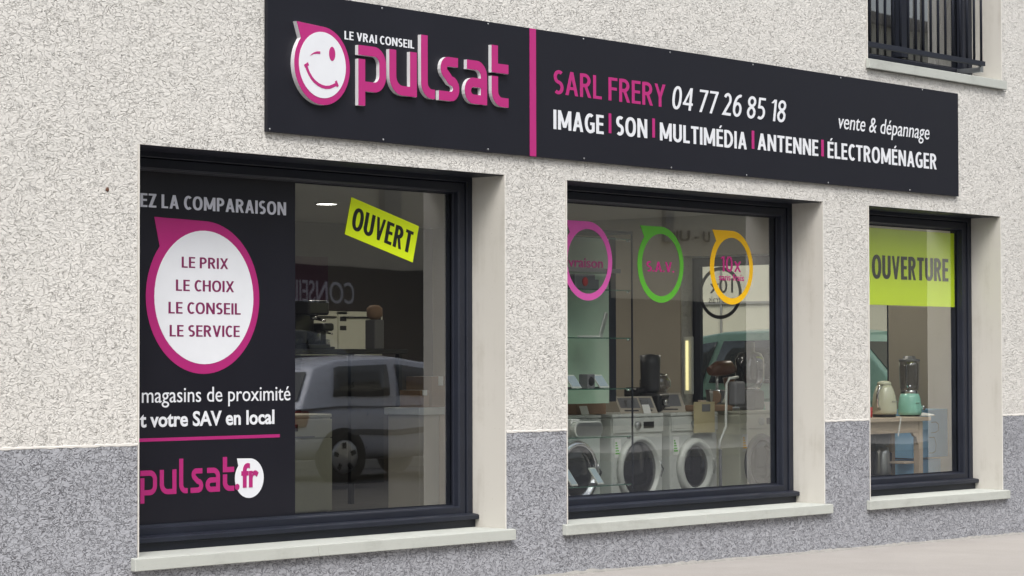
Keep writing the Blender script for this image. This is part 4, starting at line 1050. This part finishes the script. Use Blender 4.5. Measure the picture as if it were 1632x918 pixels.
# vertical lit strip on the end wall and the sticker seen from behind on the side glazing
XI = XE-.352
def atx(px, py, X):
    d = F*FPX + RT*(px-816) - UP*(py-459); return CAM + d*((X-CAM.x)/d.x)
p, q = atx(1095, 622, XI-.05), atx(1095, 543, XI-.05)
root = empty('strip_light', (p.x, p.y, p.z), 'narrow warm vertical light strip beside the side window at the back of the shop', 'light')
mb = MB(); mb.box(p.x+.012, p.x+.045, p.y-.05, p.y+.05, p.z-.04, q.z+.04); mb.build('housing', M['enamel'], root, bevel=.004)
mb = MB(); mb.tube([(p.x, p.y, p.z), (p.x, p.y, q.z)], .014, 12); mb.build('lit_tube', M['tubelamp'], root)
XG = XE-.185
pc = atx(1148, 467, XG); rr_ = (atx(1148, 425.5, XG).z-atx(1148, 508.7, XG).z)/2
root = empty('side_window_sticker', (XG, pc.y, pc.z-rr_), 'ring sticker coloured dark as backlit, seen from behind on the side window through the second pane', 'sticker')
mb = MB(); mb.ringprism(circ(0, 0, rr_), circ(0, 0, rr_*.86), 0, .001)
mb.v = [Vector((XG+v.y, pc.y+v.x, pc.z+v.z)) for v in mb.v]; mb.build('ring', M['darkpl'], root)  # backlit darkness is put into the ring and lettering colour
t = MB(); letters('10x', '', None, None, -rr_*.6, rr_*.5, -.0, rr_*.55, 0, th=.0008, bold=.01, mb=t); letters('sans frais', '', None, None, -rr_*.62, rr_*.55, -rr_*.38, -rr_*.2, 0, th=.0008, ref='x', mb=t)
t.v = [Vector((XG+.0005-v.y, pc.y+v.x, pc.z+v.z)) for v in t.v]; t.build('lettering', M['darkpl'], root)

# ---------------- third window: table with kettle and blender
TY = .72
a_, b_ = at(1484, 664, TY-.2), at(1384, 664, TY-.2)
tz = a_.z; tx1 = a_.x; tx0 = tx1-1.25
root = empty('display_table', ((tx0+tx1)/2, TY+.1, FL), 'pale wooden table standing close behind the third shop window', 'table')
mb = MB(); mb.box(tx0, tx1, TY-.2, TY+.20, tz-.035, tz); mb.build('tabletop', M['wood'], root, bevel=.006)
mb = MB(); mb.box(tx0+.09, tx1-.13, TY-.155, TY-.13, tz-.135, tz-.036); mb.build('apron', M['wood'], root, bevel=.004)
for x_, y_ in ((tx1-.13, TY-.16), (tx1-.13, TY+.12), (tx0+.03, TY-.16), (tx0+.03, TY+.12)):
    mb = MB(); mb.box(x_, x_+.06, y_, y_+.06, FL, tz-.036); mb.build('leg', M['wood'], root, bevel=.004)
mb = MB(); mb.prism([(tx1-.13, tz-.136), (tx1-.23, tz-.136), (tx1-.205, tz-.16), (tx1-.165, tz-.175), (tx1-.145, tz-.22), (tx1-.13, tz-.24)], TY-.152, TY-.13); mb.build('bracket', M['wood'], root)
z = at(1400, 737, TY).z; mb = MB(); mb.box(at(1425,737,TY).x, tx1-.06, TY-.1, TY+.11, z-.02, z); mb.build('lower_shelf', M['wood'], root, bevel=.004)
# kettle
kp = at(1409.5, 657, TY)
root = empty('kettle', (kp.x, TY, tz), 'cream coloured kettle on the left of the wooden table in the third window', 'kettle'); root.scale = (1, 1, 1.14)
mb = MB(); mb.lathe([(0,.001),(.098,.001),(.10,.012),(.097,.022),(0,.022)], n=36); mb.build('base', M['darkpl'], root, local=True)
mb = MB(); mb.lathe([(0,.023),(.105,.023),(.108,.05),(.104,.12),(.094,.17),(.078,.215),(.062,.240),(0,.245)], n=40); mb.build('body', M['creamk'], root, local=True)
mb = MB(); mb.lathe([(.062,.2405),(.058,.262),(.035,.272),(0,.275)], n=36); mb.build('lid', M['creamk'], root, local=True)
mb = MB(); mb.prism([(.075,.21),(.118,.145),(.122,.128),(.09,.10)], -.02, .02); mb.build('spout', M['creamk'], root, bevel=.006, local=True)
mb = MB(); mb.tube([(-.055,-.02,.235),(-.11,-.02,.225),(-.14,-.02,.17),(-.135,-.02,.09),(-.10,-.02,.06)], .011, 10); mb.build('handle', M['chrome'], root, local=True)
mb = MB()
for k in (-.035,-.005,.028): mb.box(k, k+.012, -.109, -.100, .115, .121)
mb.build('badge', M['steel'], root, local=True)
# blender
bp_ = at(1450, 657, TY)
root = empty('blender', (bp_.x, TY, tz), 'mint green blender with smoked jar beside the cream kettle', 'blender'); root.scale = (1, 1, 1.08)
mb = MB(); mb.lathe([(0,.001),(.085,.001),(.088,.012),(.0,.013)], n=36); mb.build('foot', M['darkpl'], root, local=True)
mb = MB(); mb.lathe([(0,.013),(.100,.013),(.103,.04),(.100,.10),(.090,.155),(.078,.182),(0,.184)], n=40); mb.build('motor_base', M['mint'], root, local=True)
mb = MB(); mb.lathe([(.075,.185),(.079,.190),(.079,.205),(.075,.210),(0,.211)], n=36); mb.build('collar', M['chrome'], root, local=True)
mb = MB(); mb.lathe([(0,.212),(.080,.212),(.084,.26),(.090,.40),(.091,.44)], n=36); mb.build('jar', M['jar'], root, local=True)
mb = MB(); mb.lathe([(.091,.4405),(.091,.458),(.055,.465),(.05,.485),(0,.487)], n=36); mb.build('lid', M['greypl'], root, local=True)
mb = MB(); mb.lathe([(0,.213),(.02,.213),(.012,.25),(0,.26)], n=12); mb.obox((0,0,.235),(1,0,0),(0,1,0),(0,0,1),.045,.008,.002); mb.build('blade', M['chrome'], root, local=True)
mb = MB(); mb.tube([(-.075,-.03,.43),(-.115,-.04,.42),(-.118,-.04,.27),(-.08,-.03,.24)], .009, 8); mb.build('jar_handle', M['jar'], root, local=True)
mb = MB(); mb.lathe([(0,-.118),(.018,-.118),(.02,-.112),(.022,-.085)], (.052,0,.07), 'y', 20); mb.build('knob', M['chrome'], root, local=True)
mb = MB()
for k in (-.045,-.02): mb.box(k, k+.012, -.1035, -.090, .105, .111)
mb.build('badge', M['steel'], root, local=True)
# red item at the window edge and white cable
root = empty('mug', (at(1383, 655, TY).x, TY, tz), 'pinkish red mug at the left edge of the wooden table', 'mug')
mb = MB(); mb.lathe([(0,.001),(.036,.001),(.04,.02),(.04,.09),(.036,.09),(.034,.02),(0,.015)], n=24); mb.build('body', M['red'], root, local=True)
mb = MB(); mb.tube([(-.038,0,.07),(-.065,0,.065),(-.065,0,.03),(-.038,0,.02)], .005, 8); mb.build('handle', M['red'], root, local=True)
root = empty('folded_cloth', (at(1472, 655, TY).x, TY-.02, tz), 'small white folded cloth on the right end of the wooden table', 'cloth')
mb = MB(); mb.add([(-.06,-.06,.001),(.07,-.06,.001),(.07,.07,.001),(-.06,.07,.001),(-.05,-.045,.022),(.055,-.05,.016),(.05,.055,.03),(-.045,.055,.02)], [(0,3,2,1),(4,5,6,7),(0,1,5,4),(1,2,6,5),(2,3,7,6),(3,0,4,7)]); mb.build('cloth', M['paper'], root, bevel=.006, local=True)
root = empty('price_tag', (at(1432, 668, TY-.215).x, TY-.207, at(1432, 695, TY-.215).z), 'thin white paper tag hanging over the front edge of the wooden table', 'tag')
A1, A2, A3 = at(1436, 664.5, TY-.215), at(1434, 678, TY-.215), at(1431.5, 695, TY-.215)
mb = MB(); mb.stroke([(A1.x,A1.z),(A2.x,A2.z),(A3.x,A3.z)], .018, TY-.216, TY-.2145); mb.build('strip', M['paper'], root)
# blue boards
def board(px0, px1, py0, py1, Y, label, name='cardboard_panel'):
    a, b = at(px0, py1, Y), at(px1, py0, Y)
    root = empty(name, ((a.x+b.x)/2, Y, a.z), label, 'panel')
    mb = MB(); mb.box(a.x, b.x, Y, Y+.22, a.z, b.z); mb.build('box_body', M['blue'], root, bevel=.003)
    return root, a, b
rb_, a, b = board(1454, 1510, 651.5, 730.5, .95, 'pale blue printed box behind the right leg of the wooden table', 'blue_box')
def outline(parent, pts, Y):
    mb = MB(); mb.stroke([(at(x_, y_, Y).x, at(x_, y_, Y).z) for x_, y_ in pts], .006, Y-.0006, Y-.0001); mb.build('drawing', M['greypl'], parent)
outline(rb_, [(1484,673),(1492,672.5),(1495.5,676),(1495.5,686),(1491,689),(1484,690)], .949)
outline(rb_, [(1481,697),(1489,697),(1492,708),(1491,719),(1486,722),(1481,722)], .949)
r2, a, b = board(1460, 1499, 731, 790, .97, 'lower blue box that the printed box stands on', 'blue_box')
mb = MB(); mb.box(a.x-.02, b.x+.1, .95, 1.3, FL, a.z); root = empty('low_stool', ((a.x+b.x)/2, 1.2, FL), 'low dark stool under the blue boxes', 'stool')
mb.build('seat', M['greypl'], root, bevel=.004)
# coffee jug on a dark machine under the table, dark backdrop boxes
root = empty('espresso_machine', (at(1397, 730, TY+.15).x, TY+.12, zr(-1.24)), 'dark filter coffee maker with a steel jug standing under the wooden table', 'coffee maker')
jz = at(1397, 708, TY+.1).z-root.location.z
mb = MB(); mb.box(-.13, .15, -.12, .16, 0, jz-.27); mb.build('base', M['darkpl'], root, bevel=.01, local=True)
mb = MB(); mb.lathe([(0,jz-.268),(.07,jz-.268),(.072,jz-.24),(.062,jz-.08),(.05,jz-.03),(0,jz-.02)], (0,-.03,0), n=32); mb.build('jug', M['steel'], root, local=True)
mb = MB(); mb.lathe([(0,jz-.01),(.055,jz-.01),(.08,jz+.12),(.085,jz+.20),(0,jz+.2)], (0,-.03,0), n=32); mb.build('filter_cone', M['greypl'], root, local=True)
mb = MB(); mb.tube([(.06,-.04,jz-.06),(.105,-.05,jz-.08),(.10,-.05,jz-.2),(.068,-.04,jz-.22)], .009, 8); mb.build('jug_handle', M['darkpl'], root, local=True)
mb = MB(); mb.box(-.09, .10, .09, .16, jz-.27, jz+.22); mb.build('tower', M['darkpl'], root, bevel=.01, local=True)
root = empty('storage_crate', (at(1430, 720, 1.3).x, 1.45, FL), 'dark storage crate in the shadow under the wooden table', 'crate')
mb = MB(); mb.box(-.42, .24, -.15, .3, 0, .72); mb.build('crate_body', M['darkpl'], root, bevel=.01, local=True)
mb = MB(); mb.box(-.43, .25, -.16, .31, .72, .75); mb.build('rim', M['greypl'], root, bevel=.004, local=True)

# curtain of the upper window
root = empty('curtain', ((UW[0]+UW[1])/2, .55, zr(2.5)), 'grey pleated curtain behind the railed upper window', 'curtain')
mb = MB(); n = 220; x0, x1 = UW[0]+.1, UW[1]-.12; vs = []
for i in range(n+1):
    x_ = x0+(x1-x0)*i/n; y_ = .56+.035*math.sin(x_*52+.6*math.sin(x_*9))+.01*math.sin(x_*131)
    vs += [(x_, y_, zr(2.5)), (x_, y_, UW[3])]
mb.add(vs, [[2*i, 2*i+2, 2*i+3, 2*i+1] for i in range(n)], True)
o = mb.build('cloth', M['curtain'], root); sm = o.modifiers.new('s', 'SOLIDIFY'); sm.thickness = .003

# ================================================================== CARS
def car(loc, rz, paint, label, kind='hatch', s=1.0):
    root = empty('parked_car', loc, label, 'car', None, rz)
    if kind == 'hatch':
        st = [(0,.40,.62,.60),(.05,.30,.80,.74),(.35,.24,.93,.82),(.9,.22,.95,.835),(1.9,.22,.93,.84),(2.9,.22,.91,.83),(3.4,.24,.84,.81),(3.9,.26,.72,.76),(4.08,.32,.64,.68),(4.15,.40,.57,.58)]
        gh = dict(b=[(.06,.92),(.70,.96),(1.75,.94),(3.15,.90)], t=[(.46,1.37),(.85,1.45),(1.80,1.47),(2.55,1.42)])
    else:
        st = [(0,.42,.70,.66),(.05,.32,.92,.80),(.4,.26,1.0,.88),(1.0,.24,1.02,.90),(2.2,.24,1.0,.90),(3.1,.24,.98,.89),(3.6,.26,.92,.86),(4.0,.28,.80,.80),(4.2,.34,.68,.72),(4.28,.42,.58,.60)]
        gh = dict(b=[(.08,1.0),(.70,1.03),(2.0,1.02),(3.35,.98)], t=[(.28,1.62),(.9,1.70),(2.0,1.72),(2.55,1.66)])
    mb = MB(); nS = len(st)
    for x_, zb, zt_, w in st:
        half = [(w*.90, zb), (w*.99, zb+(zt_-zb)*.22), (w, zb+(zt_-zb)*.55), (w*.985, zb+(zt_-zb)*.82), (w*.90, zt_-.01), (w*.5, zt_+.02)]
        for y_, z_ in half: mb.v.append(Vector((x_, y_, z_)))
        for y_, z_ in half[::-1]: mb.v.append(Vector((x_, -y_, z_)))
    for i in range(nS-1):
        for k in range(12):
            mb.f.append([i*12+k, i*12+(k+1) % 12, (i+1)*12+(k+1) % 12, (i+1)*12+k]); mb.sm.append(True)
    mb.f.append(list(range(12))); mb.sm.append(True); mb.f.append([(nS-1)*12+k for k in range(12)][::-1]); mb.sm.append(True)
    mb.build('body', paint, root, local=True, subsurf=1)
    wb, wt = (.80, .60) if kind == 'hatch' else (.86, .68)
    g = MB(); bs, ts = gh['b'], gh['t']; nn = len(bs)
    for (xb, zb), (xt, zt_) in zip(bs, ts):
        e = .94 if (xb, zb) in (bs[0], bs[-1]) else 1
        g.v += [Vector((xb, wb*e, zb-.06)), Vector((xb*.5+xt*.5, (wb+wt)/2*e+.02, (zb+zt_)/2-.04)), Vector((xt, wt*e, zt_-.02)), Vector((xt, 0, zt_+.02)),
                Vector((xt, -wt*e, zt_-.02)), Vector((xb*.5+xt*.5, -(wb+wt)/2*e-.02, (zb+zt_)/2-.04)), Vector((xb, -wb*e, zb-.06))]
    for i in range(nn-1):
        for k in range(6): g.f.append([i*7+k, i*7+k+1, (i+1)*7+k+1, (i+1)*7+k]); g.sm.append(True)
    g.f.append([0,1,2,3,4,5,6]); g.sm.append(False); e = (nn-1)*7; g.f.append([e+k for k in range(7)][::-1]); g.sm.append(False)
    g.build('cabin', paint, root, local=True, bevel=.03)
    def lerp(a, b, t): return a+(b-a)*t
    def gp(u, v, side, out=.022):
        """u along the cabin 0..nn-1, v 0 belt..1 roof"""
        i = min(int(u), nn-2); f_ = u-i
        c0, c1 = [lerp(a, b, f_) for a, b in zip(bs[i], bs[i+1])], [lerp(a, b, f_) for a, b in zip(ts[i], ts[i+1])]
        x_, z_ = lerp(c0[0], c1[0], v), lerp(c0[1]-.06, c1[1]-.02, v)
        ed = 1-.06*max(0, 1-u)-.06*max(0, u-(nn-2)); y_ = lerp(wb, wt, v)*ed+.02*(1-abs(2*v-1))*1.0+out
        return (x_, side*y_, z_)
    wins = [(.30, .93), (1.05, 2.45)] if kind == 'hatch' else [(.25, .95), (1.05, 1.9), (2.0, 2.6)]
    if kind == 'hatch': wins = [(.80, 1.78), (1.92, 2.62)]
    for side in (1, -1):
        for u0, u1 in wins:
            q = MB(); K = 6; vs = []
            for i in range(K+1):
                for j in range(4): vs.append(gp(lerp(u0, u1, i/K), lerp(.22, .86, j/3), side))
            q.add(vs, [[i*4+j, (i+1)*4+j, (i+1)*4+j+1, i*4+j+1] for i in range(K) for j in range(3)], True)
            o = q.build('side_window', M['carglass'], root, local=True); sm = o.modifiers.new('s', 'SOLIDIFY'); sm.thickness = .008
    for (b0, t0, sgn) in ((bs[-1], ts[-1], 1), (bs[0], ts[0], -1)):
        q = MB(); vs = []
        for v in (.2, .90):
            x_, z_ = lerp(b0[0], t0[0], v)+sgn*.014, lerp(b0[1]-.06, t0[1]-.02, v); w = lerp(wb, wt, v)*.94-.07
            vs += [(x_, -w, z_), (x_, w, z_)]
        q.add(vs, [(0,1,3,2)]); o = q.build('windscreen' if sgn > 0 else 'rear_window', M['carglass'], root, local=True); sm = o.modifiers.new('s', 'SOLIDIFY'); sm.thickness = .01
    Lc = st[-1][0]; wy = st[4][3]
    for x_ in (.69 if kind == 'hatch' else Lc*.175, Lc*.80):
        for side in (1, -1):
            c_ = (x_, side*(wy-.10), .30); k = side
            aw = MB(); aw.lathe([(.26,.0),(.345,.0),(.345,k*.108),(.0,k*.108)], c_, 'y', 36); aw.build('wheel_arch', M['rubber'], root, local=True)
            tm = MB(); tm.lathe([(.20,k*.115),(.285,k*.125),(.30,k*.11),(.30,-k*.05),(.2,-k*.06)], c_, 'y', 36); tr_ = tm.build('wheel', M['rubber'], root, local=True)
            hc = MB(); hc.lathe([(0,k*.150),(.05,k*.148),(.12,k*.138),(.19,k*.134),(.205,k*.122)], c_, 'y', 36); hub = hc.build('hubcap', M['steel'], tr_, local=True)
            ho = MB()
            for a in range(5):
                th = R(72*a+20); cc_ = Vector(c_)+Vector((math.cos(th)*.135, k*.138, math.sin(th)*.135)); rad = Vector((math.cos(th),0,math.sin(th))); tan = Vector((-math.sin(th),0,math.cos(th)))
                ho.obox(cc_, rad, tan, (0,1,0), .036, .026, .004)
            ho.build('hubcap_opening', M['rubber'], tr_, local=True)
    for side in (1, -1):
        t_ = MB(); t_.box(-.0, .22, side*(wy-.15)-.06, side*(wy-.15)+.06, .66, .84) if kind == 'hatch' else t_.box(-.02, .16, side*(wy-.13)-.06, side*(wy-.13)+.06, .70, 1.0)
        t_.build('tail_lamp', M['tail'], root, bevel=.02, local=True)
        t_ = MB(); t_.box(Lc-.42, Lc-.13, side*(wy-.20)-.10, side*(wy-.20)+.06, .56, .70); t_.build('headlight', M['headl'], root, bevel=.03, local=True)
    b_ = MB(); b_.box(-.03, .10, -wy+.18, wy-.18, .36, .50); b_.build('rear_bumper', M['greypl'], root, bevel=.03, local=True)
    b_ = MB()
    for side in (1, -1): b_.box(.75, Lc-1.25, side*(wy+.002)-.008, side*(wy+.002)+.008, .55, .62)
    b_.build('side_strip', M['greypl'], root, local=True)
    return root
cy = -9.07-.84
car((20.62, cy, road_z(21.3, -9.9)), 0, M['silver'], 'silver three door hatchback parked across the road, mirrored in the first window', 'hatch')
car((22.3, -13.4, gz(22)+.25), 0, M['darkcar'], 'dark grey people carrier parked behind the silver hatchback across the road', 'mpv')
car((23.35, 6.2, side_z(23, 5)), R(-90), M['mintcar'], 'pale mint green car in the side street, seen through the third window', 'mpv', )
car((23.4, 12.2, side_z(23, 12)), R(-90), M['palecar'], 'pale blue car parked further up the side street', 'mpv')

# ================================================================== BUILDINGS ACROSS
def facade_block(name, x0, x1, y0, y1, z1, label, mat, faces=[], shop=None):
    b = empty(name, ((x0+x1)/2, (y0+y1)/2, 0), label, 'building')
    mb = MB(); mb.box(x0, x1, y0, y1, -.5, z1); mb.build('walls', mat, b)
    mb = MB(); mb.box(x0-.2, x1+.2, y0-.2, y1+.2, z1, z1+.25); mb.build('roof', M['roof'], b)
    return b
YO = -18.6
ob1 = facade_block('row_house', 20, 64, YO-10, YO, 9, 'beige two storey building with a dark shopfront across the road', M['facade'])
# shopfront band
mb = MB(); mb.box(21, 38.4, YO+.002, YO+.06, .3, 3.15); sf = mb.build('shopfront', M['shop2'], ob1)
mb = MB(); mb.box(38.41, 64, YO+.002, YO+.05, .3, 2.75); mb.build('shopfront', M['shop2'], ob1)
w0 = None
for i in range(6):
    for zz in (4.1+.9, ):
        if w0 is None:
            mb = MB(); mb.box(22, 23.2, YO+.002, YO+.05, 5.0, 6.6); w0 = mb.build('shutter', M['stone'], ob1)
        else:
            c = w0.copy(); COL.objects.link(c); c.parent = ob1; c.location.x = w0.location.x+4.2*i
    
mb = MB()
for i in range(5): mb.box(24+4.0*i, 24.35+4.0*i, YO+.002, YO+.12, 3.9, 4.6)
mb.build('bracket', M['stone'], ob1)
# mirrored in the panes: pale lettering on the shopfront, dark lettering above
def facing_text(s, xl, xr, z0, z1, mat, parent, bold=0):
    t = MB(); letters(s, '', None, None, 0, xr-xl, 0, z1-z0, 0, th=.01, bold=bold, mb=t)
    t.v = [Vector((xr-v.x, YO+.065-v.y, z0+v.z)) for v in t.v]
    return t.build('lettering', mat, parent)
MIR = .362
def mirror_pt(px, py, Y):
    """where a mirrored feature seen at a pixel really stands (pane at y=MIR)"""
    p = at(px, py, 2*MIR-Y); return p
pC, pE = mirror_pt(561, 465, YO+.07), mirror_pt(470, 465, YO+.07)
z0, z1 = mirror_pt(555, 483, YO).z, mirror_pt(555, 449, YO).z
facing_text('CONSEIL', pE.x-.1, pC.x, z0, z1, M['greytext'], ob1)
pA, pB = mirror_pt(1133, 380, YO+.07), mirror_pt(1054, 380, YO+.07)
z0, z1 = mirror_pt(1090, 386, YO).z, mirror_pt(1090, 369, YO).z
facing_text('U - UJGE', pB.x, pA.x, z0, z1, M['shop2'], ob1, .02)
ob2 = facade_block('row_house', 64.3, 80, YO-9, YO-.4, 8, 'cream building at the right end of the row across the road', M['facade2'])
ob3 = facade_block('row_house', -20, 19.6, YO-10, YO-.2, 8.5, 'pale building left of the beige one across the road', M['facade2'])
# across the side street
sb2 = facade_block('corner_building', 30, 40, -1.0, 30, 8, 'cream rendered building on the far side of the side street', M['facade2'])
mb = MB()
for i in range(7): mb.box(29.975, 29.998, 4+i*2.2, 4.03+i*2.2, 0, 7.9)
for zz in (2.35, 3.3): mb.box(29.972, 29.999, -1, 30, zz, zz+.035)
mb.build('facade_joint', M['stone'], sb2)
mb = MB(); mb.box(29.93, 29.999, -1.0, 30, .2, .95); mb.build('base_band', M['stone'], sb2)
